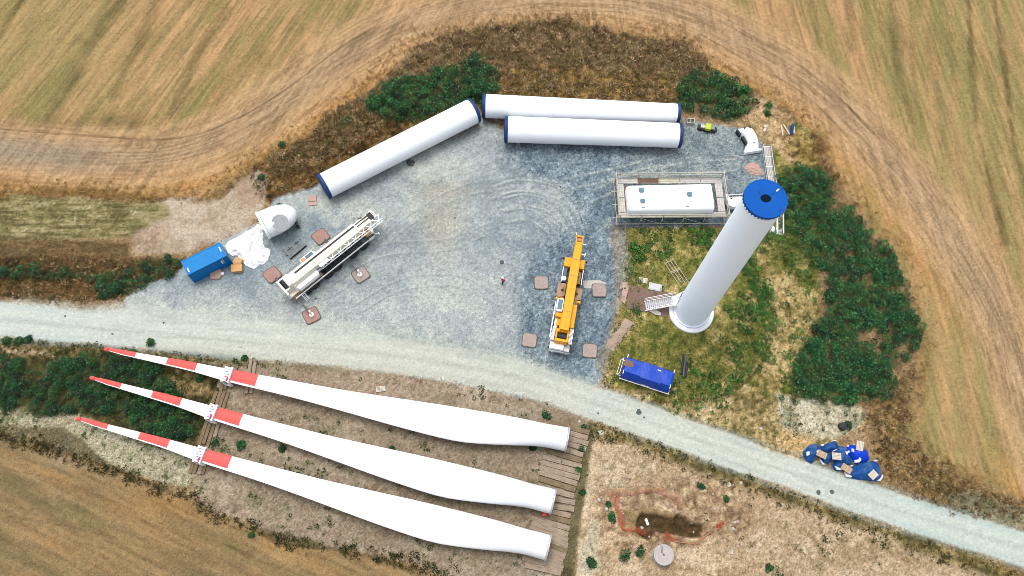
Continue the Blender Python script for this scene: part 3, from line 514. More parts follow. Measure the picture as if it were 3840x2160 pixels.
mass('dry_weeds', 'reddish brown dry weeds between the blue bags and the stubble field', 'dry weeds', np.clip(LOWB+BRR, 0, 1)*sstep(-.25, .1, N2+N3*.5), 7, 14, .45, .4, .42, .035, BR+[c3(96, 72, 42)], False, .55, .3)
mass('dry_weeds', 'brown weed strip beside the left end of the road', 'dry weeds', poly([(-60, 650), (340, 650), (480, 680), (420, 705), (340, 745), (200, 762), (-60, 748)], 6, 1)*(1-YARD)*(1-ROAD), 5, 13, .42, .4, .38, .035, BR+[c3(90, 84, 40)], False, .55, .3)
sandp = np.clip(poly([(1900, 640), (1990, 690), (2050, 740), (2060, 830), (1990, 900), (1960, 990), (1870, 1000), (1930, 900), (1960, 800), (1940, 720)], 12, 1.2)+poly([(1540, 985), (1760, 1020), (1880, 970), (1960, 1010), (2120, 1060), (2100, 1140), (1900, 1120), (1700, 1070)], 10, 1)+TOPS, 0, 1)
gi = ISL*(1-YARD)*(1-ROAD)*(1-big)*(1-.78*sandp)
ring = np.hypot((DX-1738), (DY-795)); gi = gi*sstep(4.5*19, 5*19+6, ring+0*DX)
mass('wild_grass', 'green and olive wild grass around the standing tower', 'grass', gi*sstep(-.16, .12, N2+N1*.6+N3*.5)*sstep(2060, 1960, DX), 6, 12, .35, .3, .34, .034, [c3(122, 142, 50), c3(84, 122, 42), c3(158, 158, 76), c3(54, 100, 38), c3(190, 172, 104)], False, .6, .25)
mass('wild_grass', 'clumps of fresh green weeds around the tower foundation', 'grass', gi*sstep(.02, .10, N2*.8+N1*.8+N3*.3)*sstep(330, 240, np.hypot(DX-1780, DY-780)), 3.0, 34, .36, .4, .24, .06, [c3(58, 110, 38), c3(82, 132, 50), c3(42, 88, 34)], True, .5, .3)
vr, dv, _ = line([(1500, 1085), (1600, 1112), (1750, 1170), (1900, 1228), (2050, 1280), (2200, 1335), (2400, 1405), (2600, 1475)], 20, 12, 1.2)
mass('verge_weeds', 'olive weed strip along the lower edge of the road', 'weeds', vr*(1-ROAD)*sstep(-.2, .05, N2), 6, 13, .38, .35, .3, .035, [c3(100, 92, 46), c3(70, 72, 32), c3(128, 110, 62), c3(50, 66, 30)], False, .6, .3)
vl, _, _ = line([(-60, 868), (60, 862), (200, 872), (300, 880), (560, 912), (640, 918)], 14, 12, 1.3)
mass('verge_weeds', 'green weed strip between the road and the blades', 'weeds', np.clip(vl+GL*.7, 0, 1)*(1-ROAD)*(1-low1)*sstep(-.15, .05, N2), 5, 14, .38, .35, .3, .035, [c3(84, 92, 40), c3(50, 72, 32), c3(116, 100, 54)], False, .6, .3)
mass('verge_weeds', 'sparse weeds on the pale soil under the lowest blade', 'weeds', np.clip(WHS*spg+SOIL*sstep(.10, .2, N2+N3*.5)*.6+SAND*sstep(.1, .25, N2+N3*.4)*sstep(1700, 1900, DX)*.8+WR*spg, 0, 1), 4, 13, .3, .3, .24, .035, [c3(88, 94, 46), c3(60, 80, 36)], False, .6, .3)
ed = sstep(34, 4, np.abs(out_d-14))*(1-low)*(1-ROAD)*sstep(-300, 0, DY+300)
mass('standing_straw', 'golden dry straw standing in a band round the outside of the site', 'straw', ed*(DY < 1230), 4.5, 9, .4, .3, .34, .03, [c3(196, 156, 92), c3(176, 134, 74), c3(210, 172, 112)], False, .5, .2)
edl = sstep(26, 6, np.abs(out_d+7))*low*sstep(-.22, .0, N2+N3*.3)
mass('standing_straw', 'dark dry grass edge between the blade yard and the lower left field', 'grass', edl, 9, 13, .4, .35, .32, .04, [c3(84, 78, 42), c3(112, 98, 58), c3(58, 62, 30), c3(74, 84, 36)], False, .5, .3)
# weed clumps one can count
WC = [((540, 1113), .8, 'between the two upper blades near the old timbers'), ((608, 1120), .9, ''), ((712, 1130), .7, ''), ((505, 955), .9, ''), ((1462, 1130), .5, ''), ((1373, 1046), .7, 'at the top left corner of the timber platform'), ((1340, 1128), .5, ''),
      ((1530, 1268), .6, ''), ((1538, 1302), .7, ''), ((1572, 1398), .9, ''), ((1608, 1388), .8, ''), ((1485, 1417), 1.0, ''), ((1763, 1225), .7, ''), ((1822, 1258), .6, ''), ((1935, 1430), .6, ''), ((660, 450), .8, ''), ((700, 522), .8, ''), ((634, 1345), .4, ''), ((617, 900), .5, ''), ((18, 860), .9, ''), ((48, 858), .8, ''), ((70, 855), .7, ''),
      ((380, 865), .9, ''), ((985, 1128), .3, ''), ((1452, 1180), .6, ''), ((1468, 1075), .5, ''), ((1935, 268), .9, ''), ((1930, 285), .7, ''), ((2130, 1070), .7, 'black-green, above the blue bags'), ((1465, 1240), .5, ''), ((710, 365), .9, ''), ((875, 318), 1.1, ''), ((940, 282), .9, '')]
for (dx_, dy_), s_, lb in WC:
    q = W('D', dx_, dy_); z_ = hsm(q[0], q[1]); k = 7
    a = np.clip(RNG.normal(0, .2*s_, k), -.3*s_, .3*s_), np.linspace(-.42, .42, k)*s_*RNG.uniform(.5, 1), np.zeros(k)
    v, f, c = leaves(a[0], a[1], a[2], 48, .36*s_, .45*s_, .18, .05, [G1, G2, c3(40, 84, 36)], True, pale=c3(90, 130, 80))
    o = quads_obj('weed_clump', v, f, vm, c); o.location = (q[0], q[1], z_); o.rotation_euler = (0, 0, RNG.uniform(0, 3))
    tag(o, 'dark green weed clump '+(lb if lb else 'growing alone on the bare ground of the site'), 'weed', 'weed clumps on bare ground')
# ================================================================== OBJECTS
def ring(n, r, cx=0, cy=0, z=0, a0=0): return [(cx+r*math.cos(a0+2*math.pi*i/n), cy+r*math.sin(a0+2*math.pi*i/n), z) for i in range(n)]
# ---- lying tower sections
def lying(name_lbl, c0, c1, zr):
    k, a, b, c, d = c0; P0 = mid(W(k, a, b, zr), W(k, c, d, zr)); r0 = dist(W(k, a, b, zr), W(k, c, d, zr))/2
    k, a, b, c, d = c1; P1 = mid(W(k, a, b, zr), W(k, c, d, zr)); r1 = dist(W(k, a, b, zr), W(k, c, d, zr))/2
    L = dist(P0, P1); rz = ang(P0, P1)
    for q in (0, 1):      # the measured width is the silhouette on a level plane: foreshorten it to the tube's own width
        v = (P0, P1)[q]-CAMP; dp = abs(-v[0]*math.sin(rz)+v[1]*math.cos(rz)); f_ = abs(v[2])/math.hypot(v[2], dp)
        if q: r1 *= f_
        else: r0 *= f_
    zr = max(r0, r1)+.1
    t = Thing('tower_section', name_lbl, 'tower section', (P0[0], P0[1], 0), rz, 'white tower sections lying on the gravel')
    m = MB(); m.lathe((0, 0, zr), (1, 0, 0), [(0, r0), (L*.33, r0*.67+r1*.33), (L*.335, r0*.67+r1*.33), (L, r1)], 72); t.part('shell', m, M['tower'], smooth=True)
    for x, r, s in ((0, r0, -1), (L, r1, 1)):
        m = MB(); m.lathe((x, 0, zr), (s, 0, 0), [(-.10, r+.035), (.30, r+.05), (.36, r-.02), (.42, r*.5), (.44, .001)], 64); t.part('end_cover', m, M['dkblue'], smooth=True)
    for x in (1.6, L-1.6):
        m = MB(); rr = r0+(r1-r0)*x/L
        m.prism([(x-.25, -rr*.8), (x+.25, -rr*.8), (x+.25, rr*.8), (x-.25, rr*.8)], 0, .3); m.box(x-.25, x+.25, -rr*.8, -rr*.55, .3, .7); m.box(x-.25, x+.25, rr*.55, rr*.8, .3, .7)
        t.part('cradle', m, M['grey'])
    return t
lying('slanting white tower section with dark blue end covers, pointing to the white mobile crane', ('T2', 128, 1024, 275, 1275), ('T2', 1745, 213, 1862, 468), 1.9)
lying('longer, upper one of the two parallel white tower sections, lying against the weeds', ('T3', 58, 157, 62, 443), ('T3', 2328, 272, 2318, 500), 1.9)
lying('shorter, lower one of the two parallel white tower sections, nearest the gravel', ('T3', 322, 425, 320, 738), ('T3', 2348, 508, 2325, 800), 1.9)

# ---- standing tower section on its foundation
bc = W(4, 826, 572, .4); TB = (float(bc[0]), float(bc[1]))
o = MB(); n = 96
o.lathe((0, 0, -.3), (0, 0, 1), [(0, 2.85), (.62, 2.85), (.70, 2.78), (.70, 2.2), (.70, .01)], n)
f = Thing('tower_foundation', 'round white concrete foundation ring under the standing tower', 'foundation', (TB[0], TB[1], 0))
f.part('plinth', o, M['conc'], smooth=True)
m = MB()
for i in range(60):
    a = 2*math.pi*i/60; m = MB(); m.tube((2.3*math.cos(a), 2.3*math.sin(a), .39), (2.3*math.cos(a), 2.3*math.sin(a), .52), .035, n=6)
    f.part('anchor_bolt', m, M['grey'])
t = Thing('tower_section', 'standing grey-white tower section with bright blue top cover', 'tower section', (TB[0], TB[1], .4))
HT = 30.0; RB, RT = 2.12, 1.9
m = MB(); m.lathe((0, 0, 0), (0, 0, 1), [(0, RB+.12), (.12, RB+.12), (.125, RB), (6, RB-.045), (12, RB-.09), (18, RB-.13), (24, RB-.18), (HT-.4, RT)], 96); t.part('shell', m, M['towerg'], smooth=True)
m = MB(); rc = RT+.16; vs = []; NS = 144
for (z, rr, wv) in ((HT-.75, rc-.05, 1), (HT-.35, rc, .6), (HT-.12, rc-.02, 0), (HT-.06, rc*.7, 0), (HT-.10, rc*.35, 0)):
    for i in range(NS):
        a = 2*math.pi*i/NS; s_ = abs(math.sin(a*18)); vs.append(((rr)*math.cos(a), rr*math.sin(a), z+wv*.24*(1-s_)))
vs.append((0, 0, HT-.16)); fs = []
for k in range(4): fs += [(k*NS+i, k*NS+(i+1) % NS, (k+1)*NS+(i+1) % NS, (k+1)*NS+i) for i in range(NS)]
fs += [(4*NS+i, 4*NS+(i+1) % NS, 5*NS) for i in range(NS)]
m.add(vs, fs); cov = t.part('top_cover', m, M['blue'], smooth=True)
m = MB(); m.prism([(.5*math.cos(a), .42*math.sin(a)) for a in np.linspace(0, 2*math.pi, 24, endpoint=False)], HT-.13, HT-.085, inset=.03); t.part('vent_cap', m, mat('dark_blue_black_vent', lit(.001, .006, .014), .9, spec=.1), parent=cov)
m = MB(); q = t.L('TW', 1290, 430, HT+.4); q2 = t.L('TW', 1345, 385, HT+.4); m.beam((q[0], q[1], HT), (q2[0], q2[1], HT), .12, .04); t.part('strap', m, M['white'], parent=cov)
m = MB(); m.beam((.5, .4, HT-.07), (1.75, 1.0, HT-.07), .03, .03); t.part('seam', m, M['dkblue'], parent=cov); m = MB(); m.beam((-.5, .4, HT-.07), (-.75, 1.0, HT-.07), .03, .03); t.part('seam', m, M['dkblue'], parent=cov)
for i in range(16):
    a_ = -2.9+i*.17; m = MB(); q = (math.cos(a_)*(rc+.0), math.sin(a_)*(rc+.0)); m.beam((q[0]-math.sin(a_)*.09, q[1]+math.cos(a_)*.09, HT-.5), (q[0]+math.sin(a_)*.09, q[1]-math.cos(a_)*.09, HT-.5), .06, .10); t.part('edge_clip', m, M['white'], parent=cov)
# door facing the stair
sp0 = W(4, 712, 462, 2.05); da = math.atan2(sp0[1]-TB[1], sp0[0]-TB[0])
m = MB(); rD = RB-.02
pts = [(rD*math.cos(da+u), rD*math.sin(da+u)) for u in np.linspace(-.22, .22, 7)]; po = [(1.02*x, 1.02*y) for x, y in pts]
m.prism(po+pts[::-1], 1.2, 3.3); dr = t.part('door', m, M['dkblue'])
m = MB(); pts = [(1.035*x, 1.035*y) for x, y in pts]; 
for q in (pts[0], pts[-1]): m.beam((q[0], q[1], 1.15), (q[0], q[1], 3.35), .1, .1)
t.part('door_frame', m, M['white'], parent=dr)
# stair
ft = W(4, 366, 522, .1); ld = W(4, 640, 470, 1.6); rz = ang(ft, ld); L_ = dist(ft[:2], ld[:2]); L2 = math.hypot(TB[0]-ft[0], TB[1]-ft[1])-RB+.05
t = Thing('steel_stair', 'white steel entry stair leading up to the tower door', 'stair', (ft[0], ft[1], 0), rz)
m = MB()
for s in (-.62, .62): m.beam((0, s, .1), (L_, s, 1.6), .06, .22); m.beam((L_, s, 1.6), (L2, s, 1.6), .06, .2)
t.part('stringers', m, M['white'])
m = MB()
for i in range(14):
    x = (i+.5)*L_/14; m.box(x-.07, x+.12, -.58, .58, .1+1.5*(i+.5)/14, .14+1.5*(i+.5)/14)
t.part('treads', m, M['lgrey'])
m = MB(); m.box(L_, L2-.02, -.6, .6, 1.6, 1.66); t.part('landing', m, M['white'])
m = MB()
for s in (-.68, .68):
    m.tube((0, s, 1.1), (L_, s, 2.6), .035, n=8); m.tube((0, s, .6), (L_, s, 2.1), .02, n=6); m.tube((L_, s, 2.6), (L2-.3, s, 2.6), .035, n=8)
    for i in range(5): x = L_*i/4; m.tube((x, s, .15+1.5*i/4), (x, s, 1.1+1.5*i/4), .025, n=6)
    m.tube((L2-.3, s, 1.6), (L2-.3, s, 2.6), .025, n=6)
t.part('handrail', m, M['white'])

# ---- blades
BR0 = at(2074, 1873, 1.7); BT0 = at(341, 1415, 1.7)
rzb = ang(BR0, BT0); Lb = dist(BR0[:2], BT0[:2])
def bl(k, x, y):
    p = W(k, x, y, 1.7)-BR0; c, s = math.cos(rzb), math.sin(rzb); return (p[0]*c+p[1]*s, -p[0]*s+p[1]*c)
up = [bl('BL', x, y) for x, y in ((2540, 628), (2450, 600), (2200, 522), (1700, 402), (1000, 250), (395, 97))]+[bl('B4', x, y) for x, y in ((1240, 650), (1000, 585), (735, 520), (455, 455), (330, 422), (240, 400), (178, 398))]
lo = [bl('BL', x, y) for x, y in ((2498, 772), (2440, 758), (2350, 738), (2150, 718), (1950, 706), (1750, 674), (1350, 540), (1000, 412), (800, 340), (600, 270), (375, 198))]+[bl('B4', x, y) for x, y in ((1530, 865), (1220, 770), (970, 666), (705, 588), (430, 500), (300, 462), (215, 428), (172, 408))]
def itp(e, x): e = sorted(e); return np.interp(x, [p[0] for p in e], [p[1] for p in e])
xs_ = np.concatenate([[0, .3, 1, 2, 3, 4.5, 6, 8], np.arange(10, Lb-2, 1.6), [Lb-2, Lb-1.2, Lb-.6, Lb-.2, Lb]])
yu = itp(up, xs_); yl = itp(lo, xs_)
if yu.mean() > yl.mean(): TE = -1
else: TE = 1
# smooth the measured outline
def smo(a):
    b = a.copy(); b[1:-1] = a[1:-1]*.5+(a[:-2]+a[2:])*.25; return b
yu, yl = smo(smo(yu)), smo(smo(yl)); yc = (yu+yl)/2; ch = np.abs(yu-yl); ch[-1] = .12; ch[-2] = min(ch[-2], .3); _k = np.clip(1-xs_/7, 0, 1); ch = ch*(1-_k)+np.maximum(ch, 2.78)*_k
print('blade L', Lb, 'root', ch[0], 'max chord', ch.max(), 'yc', yc[0])
tc = np.interp(xs_, [0, 2, 6, 12, 25, 45, Lb], [1, 1, .62, .36, .24, .19, .15]); ch[:3] = ch[0]
NB = 40; th_ = np.linspace(0, 2*np.pi, NB, endpoint=False)
def sect(i, off=0.): 
    c = ch[i]/2+off; b = np.interp(xs_[i], [0, 3, 9], [0, 0, 1.])
    cs, sn = np.cos(th_), np.sin(th_); shp = 1-.45*b*np.clip(cs*TE, 0, 1)**1.2 if True else 1
    z = ch[i]*tc[i]/2*sn*shp+off*sn; return [(xs_[i], yc[i]+c*cs[j], 1.7+z[j]) for j in range(NB)]
def blade(name_lbl, loc, rz):
    t = Thing('turbine_blade', name_lbl, 'turbine blade', loc, rz, 'white wind turbine blades lying side by side')
    m = MB(); vs = []; 
    for i in range(len(xs_)): vs += sect(i)
    fs = [(k*NB+i, k*NB+(i+1) % NB, (k+1)*NB+(i+1) % NB, (k+1)*NB+i) for k in range(len(xs_)-1) for i in range(NB)]+[tuple(range(NB)), tuple((len(xs_)-1)*NB+i for i in range(NB-1, -1, -1))]
    m.add(vs, fs); t.part('body', m, M['blade'], smooth=True)
    for (a, b) in bands:
        m = MB(); xx = np.concatenate([[a], xs_[(xs_ > a) & (xs_ < b)], [b]]); vs = []
        yc_, ch_, tc_ = np.interp(xx, xs_, yc), np.interp(xx, xs_, ch), np.interp(xx, xs_, ch*tc)
        kk = [j for j in range(NB) if np.sin(th_[j]) > -.35 and np.cos(th_[j])*TE < .74]
        kk = sorted(kk, key=lambda j: (th_[j] if TE < 0 else (th_[j]+.5) % (2*np.pi)))
        if TE < 0: kk = sorted(kk, key=lambda j: (th_[j]+1.) % (2*np.pi))
        else: kk = sorted(kk, key=lambda j: th_[j])
        for q in range(len(xx)):
            for j in kk:
                cs, sn = math.cos(th_[j]), math.sin(th_[j]); shp = 1-.45*max(cs*TE, 0)**1.2
                vs.append((xx[q], yc_[q]+(ch_[q]/2+.012)*cs, 1.7+(tc_[q]/2*shp)*sn+.014))
        nk = len(kk); m.add(vs, [(k*nk+i, k*nk+i+1, (k+1)*nk+i+1, (k+1)*nk+i) for k in range(len(xx)-1) for i in range(nk-1)]); t.part('red_band', m, M['red'], smooth=True)
    m = MB(); m.lathe((0, yc[0], 1.7), (-1, 0, 0), [(-.05, ch[0]/2+.02), (0, ch[0]/2+.13), (.14, ch[0]/2+.13), (.125, ch[0]/2-.15), (.05, ch[0]/2-.2), (.05, .001)], 56); t.part('root_flange', m, M['lgrey'], smooth=True)
    m = MB(); m.lathe((Lb-.5, yc[-1], 1.7), (1, 0, 0), [(0, .2), (.25, .28), (.5, .22), (.62, .05)], 12); t.part('tip_cover', m, M['red'], smooth=True)
    m = MB(); m.beam((0, yc[0]-1.1, .42), (0, yc[0]+1.1, .42), .3, .3); m.beam((1.2, yc[0]-1.1, .42), (1.2, yc[0]+1.1, .42), .3, .3)
    for s in (-1, 1): m.beam((-.1, yc[0]+s*.9, .5), (1.3, yc[0]+s*.9, .5), .2, .3)
    t.part('root_support', m, M['grey'])
    return t
bx = lambda x, y: bl('B4', x, y)[0]
bands = [(bx(1530, 790), bx(1305, 730)), (bx(985, 630), bx(722, 560)), (bx(445, 475), Lb-.4)]
b2 = blade('middle one of the three long white turbine blades with red bands', (BR0[0], BR0[1], 0), rzb)
def pose(r, t_): P, Q = at(*r, 1.7), at(*t_, 1.7); return (P[0], P[1], 0), ang(P, Q)
p1, r1 = pose((2126, 1640), (400, 1308)); p3, r3 = pose((2055, 2045), (286, 1567))
dup(b2.o, p1, r1, 'uppermost long white turbine blade with red bands, nearest the road'); dup(b2.o, p3, r3, 'lowest long white turbine blade with red bands, nearest the stubble field')
# clamps round the blades
xc = bx(1275, 705); yi = float(np.interp(xc, xs_, yc)); ci = float(np.interp(xc, xs_, ch))
def clamp(lbl, loc, rz):
    t = Thing('blade_clamp', lbl, 'blade clamp', loc, rz, 'white transport clamps round the blades'); h0, h1 = 1.25, 2.12; w_ = .48; e = ci/2+.12
    m = MB()
    for x in (xc-w_, xc+w_-.18):
        m.box(x, x+.2, yi-e, yi+e, h1-.14, h1+.02); m.box(x, x+.2, yi-e, yi+e, h0-.16, h0)
        for s in (-1, 1): m.box(x, x+.2, yi+s*e-.1, yi+s*e+.1, .25, h1)
    for k in np.linspace(-e+.1, e-.1, 6): m.box(xc-w_, xc+w_, yi+k-.11, yi+k+.11, h1-.03, h1+.08)
    for s in (-1, 1): m.box(xc-w_, xc+w_, yi+s*e-.1, yi+s*e+.1, .2, .32)
    t.part('frame', m, M['white'], bevel=.015)
    m = MB(); m.box(xc-.32, xc-.12, yi+TE*e*.62-.28, yi+TE*e*.62+.28, h1+.08, h1+.14); t.part('strap', m, M['redcl'])
    m = MB(); m.box(xc-w_+.05, xc+w_-.05, yi-e+.15, yi+e-.15, h0-.02, h0+.18); t.part('padding', m, M['black'])
    return t
c2 = clamp('white transport clamp round the middle blade', (BR0[0], BR0[1], 0), rzb)
dup(c2.o, p1, r1, 'white transport clamp round the uppermost blade'); dup(c2.o, p3, r3, 'white transport clamp round the lowest blade')

# ---- timber platform and loose timbers
NP = 27; Lp = [(365, 165), (345, 300), (300, 480), (262, 620), (225, 850), (205, 980), (180, 1120), (135, 1270), (150, 1370)]; Rp = [(680, 245), (655, 400), (610, 560), (575, 720), (545, 900), (515, 1080), (490, 1240), (465, 1370), (445, 1435)]
ti = lambda pts, t: (np.interp(t, np.linspace(0, 1, len(pts)), [p[0] for p in pts]), np.interp(t, np.linspace(0, 1, len(pts)), [p[1] for p in pts]))
Pw = lambda pts, t: W('B5', *ti(pts, t), .15)
for i in range(NP):
    t0 = (i+.5)/NP; a = Pw(Lp, t0); b = Pw(Rp, t0); e_ = np.array([random.uniform(-.25, .25), 0, 0]); a = a+e_; b = b-e_*.7
    nx = Pw(Lp, min(1, t0+1/NP)); wdt = dist(Pw(Lp, 0), Pw(Lp, 1))/NP*random.uniform(.955, .985)*max(1, .0); m = MB(); Lk = dist(a, b); z0 = random.uniform(-.02, .03)
    m.box(0, Lk, -wdt/2, wdt/2, 0, .24+z0)
    if i in (3, 4, 6, 12, 20): m = MB(); q = Lk*random.uniform(.3, .6); m.box(0, q, -wdt/2, wdt/2*.9, 0, .24+z0); m.box(q+.07, Lk, -wdt/2*.92, wdt/2, 0, .2+z0)
    solo('timber_beam', 'weathered grey timber in the platform under the three blade roots', 'timber', m, M['timber'] if i % 5 else M['timber2'], (a[0], a[1], 0), ang(a, b)+random.uniform(-.004, .004), 'timbers of the platform under the blade roots', bevel=.02)
def timbers(p0, p1, k, n, wpx, lbl, grp, seg=1, mt='timber2'):
    P, Q = W(k, *p0, .15), W(k, *p1, .15); rz = ang(P, Q); L = dist(P, Q); wd = wpx/n
    for j in range(n):
        off = (j-(n-1)/2)*wd
        for s in range(seg):
            a = L*s/seg+random.uniform(-.5, .3)*(.4); b = L*(s+1)/seg-random.uniform(.05, .5); m = MB(); m.box(0, b-a, -wd*.44, wd*.44, 0, .2+.04*random.random())
            lo_ = (P[0]+math.cos(rz)*a-math.sin(rz)*off, P[1]+math.sin(rz)*a+math.cos(rz)*off, 0)
            solo('timber_beam', lbl, 'timber', m, M[mt if random.random() < .7 else 'timber'], lo_, rz+random.uniform(-.02, .02), grp, bevel=.02)
timbers((1440, 285), (1120, 1285), 'B4', 4, 1.9, 'old brown timber lying crosswise under the clamped parts of the blades', 'timbers under the blade clamps', 4)
timbers((1640, 240), (1590, 570), 'B4', 2, 1.0, 'short grey timber sticking out above and below the red band of the uppermost blade', 'short timbers by the uppermost blade', 1, 'timber')
m = MB(); q = W('B5', 312, 938, .25); m.box(-.28, .28, -.25, .25, 0, .3); m.box(-.2, .2, -.17, .17, .3, .36)
solo('red_box', 'small red box beside the root of the middle blade', 'box', m, M['red'], (q[0], q[1], .25), .1, bevel=.02)

# ---- blue shipping container
zt = 2.59; A_, B_, C_ = W(6, 255, 1175, zt), W(6, 845, 880, zt), W(6, 145, 975, zt); rz = ang(A_, B_); Lc = dist(A_, B_)
t = Thing('shipping_container', 'blue steel shipping container beside the white plastic sheet', 'container', (A_[0], A_[1], 0), rz); Wc = dist(A_, C_)+.05
m = MB(); pts = []
def corr(P, Q, n, d):
    o = []; 
    for i in range(n):
        for u, s in ((0, 0), (.35, 0), (.5, 1), (.85, 1)): f_ = (i+u)/n; o.append((P[0]+(Q[0]-P[0])*f_, P[1]+(Q[1]-P[1])*f_, s*d))
    return o
nx_, ny_ = (0, 0), (Lc, 0); P4 = [(.08, .05), (Lc-.08, .05), (Lc-.05, Wc-.05), (.05, Wc-.05)]
ft_ = [(x, y+d_) for x, y, d_ in corr((.08, .05), (Lc-.08, .05), 16, .04)]; bk = [(x, y-d_) for x, y, d_ in corr((Lc-.08, Wc-.05), (.08, Wc-.05), 16, .04)]
m.prism(ft_+[(Lc-.08, .05), (Lc-.08, Wc-.05)]+bk+[(.08, Wc-.05)], .15, zt-.08); t.part('walls', m, M['contblue'])
m = MB()
for i in range(15): x = .15+(Lc-.3)*i/15; m.box(x, x+(Lc-.3)/30, .12, Wc-.12, zt-.05, zt-.02)
m.box(.05, Lc-.05, .03, Wc-.03, zt-.09, zt-.05); t.part('roof', m, M['contblue'])
m = MB()
for y in (0, Wc-.1): m.box(0, Lc, y, y+.1, zt-.12, zt); m.box(0, Lc, y, y+.1, 0, .15)
for x in (0, Lc-.12):
    m.box(x, x+.12, .1, Wc-.1, zt-.13, zt-.004)
    for y in (0, Wc-.12): m.box(x+.002, x+.118, y+.002, y+.118, .15, zt-.12)
t.part('frame', m, M['contblue'])
m = MB()
for y in (.1, Wc/2+.01): m.box(Lc-.06, Lc+.0, y, y+Wc/2-.11, .17, zt-.15)
d_ = t.part('door', m, M['contblue'])
m = MB()
for y in (.35, .95, Wc-.95, Wc-.35): m.tube((Lc+.04, y, .15), (Lc+.04, y, zt-.15), .02, n=6)
t.part('lock_rods', m, M['lgrey'], parent=d_)
m = MB(); m.box(.28, .42, .35, .95, zt-.02, zt+.01); m.box(Lc-.42, Lc-.28, .9, 1.6, zt-.02, zt+.01); t.part('roof_marking', m, M['white'])
m = MB(); m.box(Lc-1.0, Lc-.9, -.012, .0, 1.2, 2.1); m.box(Lc-.75, Lc-.7, -.012, 0, 1.3, 2.2); t.part('side_marking', m, M['white'])

# ---- crumpled sheets, bags and rocks: a draped surface over a traced outline with its own thickness
def drape(outl, hgt, wr, seed, nr=14, m_=64, fr_=1.3, pw=1.6, edge=.06):
    rs = np.random.default_rng(seed); P = np.array(outl, float); c = P.mean(0); n = len(P); d = np.r_[0, np.cumsum(np.hypot(*(np.roll(P, -1, 0)-P).T))]; Q = np.vstack([P, P[:1]])
    s = np.linspace(0, d[-1], m_, endpoint=False); bx_, by_ = np.interp(s, d, Q[:, 0]), np.interp(s, d, Q[:, 1]); V = []; ox, oy = rs.uniform(0, 200, 2)
    for k in range(1, nr+1):
        f_ = k/nr; x = c[0]+(bx_-c[0])*f_; y = c[1]+(by_-c[1])*f_
        nz_ = np.abs(fbm(x*fr_+ox, y*fr_+oy, 4)-.5)*2; z = hgt*(1-f_**pw)*(1-.25*nz_)+wr*(nz_-.3)*(1 if k < nr else 0)+edge; V += list(zip(x, y, np.maximum(z, .03)))
    V.append((c[0], c[1], hgt+edge)); fs = [(k*m_+i, k*m_+(i+1) % m_, (k+1)*m_+(i+1) % m_, (k+1)*m_+i) for k in range(nr-1) for i in range(m_)]
    fs = [tuple(reversed(f)) for f in fs]; fs += [(i, (i+1) % m_, nr*m_) for i in range(m_)]
    V += [(bx_[i], by_[i], -.02) for i in range(m_)]; b0 = nr*m_+1; fs += [((nr-1)*m_+i, b0+i, b0+(i+1) % m_, (nr-1)*m_+(i+1) % m_) for i in range(m_)]
    area = sum(P[i][0]*P[(i+1) % n][1]-P[(i+1) % n][0]*P[i][1] for i in range(n))
    if area < 0: fs = [tuple(reversed(f)) for f in fs]
    m = MB(); m.add(V, fs); return m
def outline(k, pts, z=0.): 
    w_ = [W(k, x, y, z) for x, y in pts]; c = mid(*w_); return [(p[0]-c[0], p[1]-c[1]) for p in w_], (c[0], c[1], 0)
ol, lc = outline(6, [(820, 735), (860, 660), (980, 600), (1150, 505), (1270, 440), (1290, 400), (1350, 405), (1390, 440), (1388, 560), (1380, 640), (1415, 755), (1480, 765), (1508, 790), (1490, 860), (1460, 940), (1400, 1000), (1340, 1020), (1250, 1072), (1130, 1020), (1060, 950), (1010, 880), (930, 878), (860, 830), (840, 775)], .2)
solo('plastic_sheet', 'large crumpled white plastic sheet beside the blue container', 'sheet', drape(ol, .55, .8, 3, 30, 160, 1.1, 3), M['sheet'], lc, smooth=True)
# ---- white spinner nose cone with round blade opening
zb = 0
Bp = W(6, 1440, 470, 1.0); Tp = W(6, 1900, 240, 1.2); rz = ang(Bp, Tp); t = Thing('nose_cone', 'white rotor nose cone with a round blade opening, next to the white sheet', 'nose cone', (Bp[0], Bp[1], 0), rz)
Ln = dist(Bp, Tp)+.15; m = MB(); RN = 1.85
m.lathe((0, 0, 1.95), (1, 0, -.06), [(0, RN-.1), (.04, RN), (Ln*.35, RN*1.0), (Ln*.6, RN*.92), (Ln*.8, RN*.72), (Ln*.93, RN*.42), (Ln, .02)], 48); t.part('shell', m, M['tower'], smooth=True)
m = MB(); m.lathe((-.25, 0, 1.95), (1, 0, 0), [(0, RN+.06), (.3, RN+.06), (.31, RN-.05)], 48); 
for i in range(24):
    a = 2*math.pi*i/24; m.tube((-.3, (RN-.05)*math.cos(a), 1.95+(RN-.05)*math.sin(a)), (-.24, (RN-.05)*math.cos(a), 1.95+(RN-.05)*math.sin(a)), .06, n=6)
t.part('base_flange', m, M['white'], smooth=True)
q = t.L(6, 1690, 455, 2.9); m = MB(); ax = Vector((.0, -.62, .78)); cq = Vector((1.95, -.62, 2.2))
m.lathe(cq, ax, [(0, 1.16), (1.12, 1.16), (1.16, 1.1)], 40); t.part('blade_port', m, M['tower'], smooth=True)
m = MB(); m.lathe(cq, ax, [(1.12, 1.09), (1.2, 1.07), (1.22, .01)], 40)
for i in range(6): a = 2*math.pi*i/6; u = ax.normalized(); e1 = u.orthogonal().normalized(); e2 = u.cross(e1); c0 = cq+u*1.2+(e1*math.cos(a)+e2*math.sin(a))*.9; m.tube(c0, c0+u*.06, .05, n=6)
t.part('port_cover', m, M['lgrey'], smooth=True)
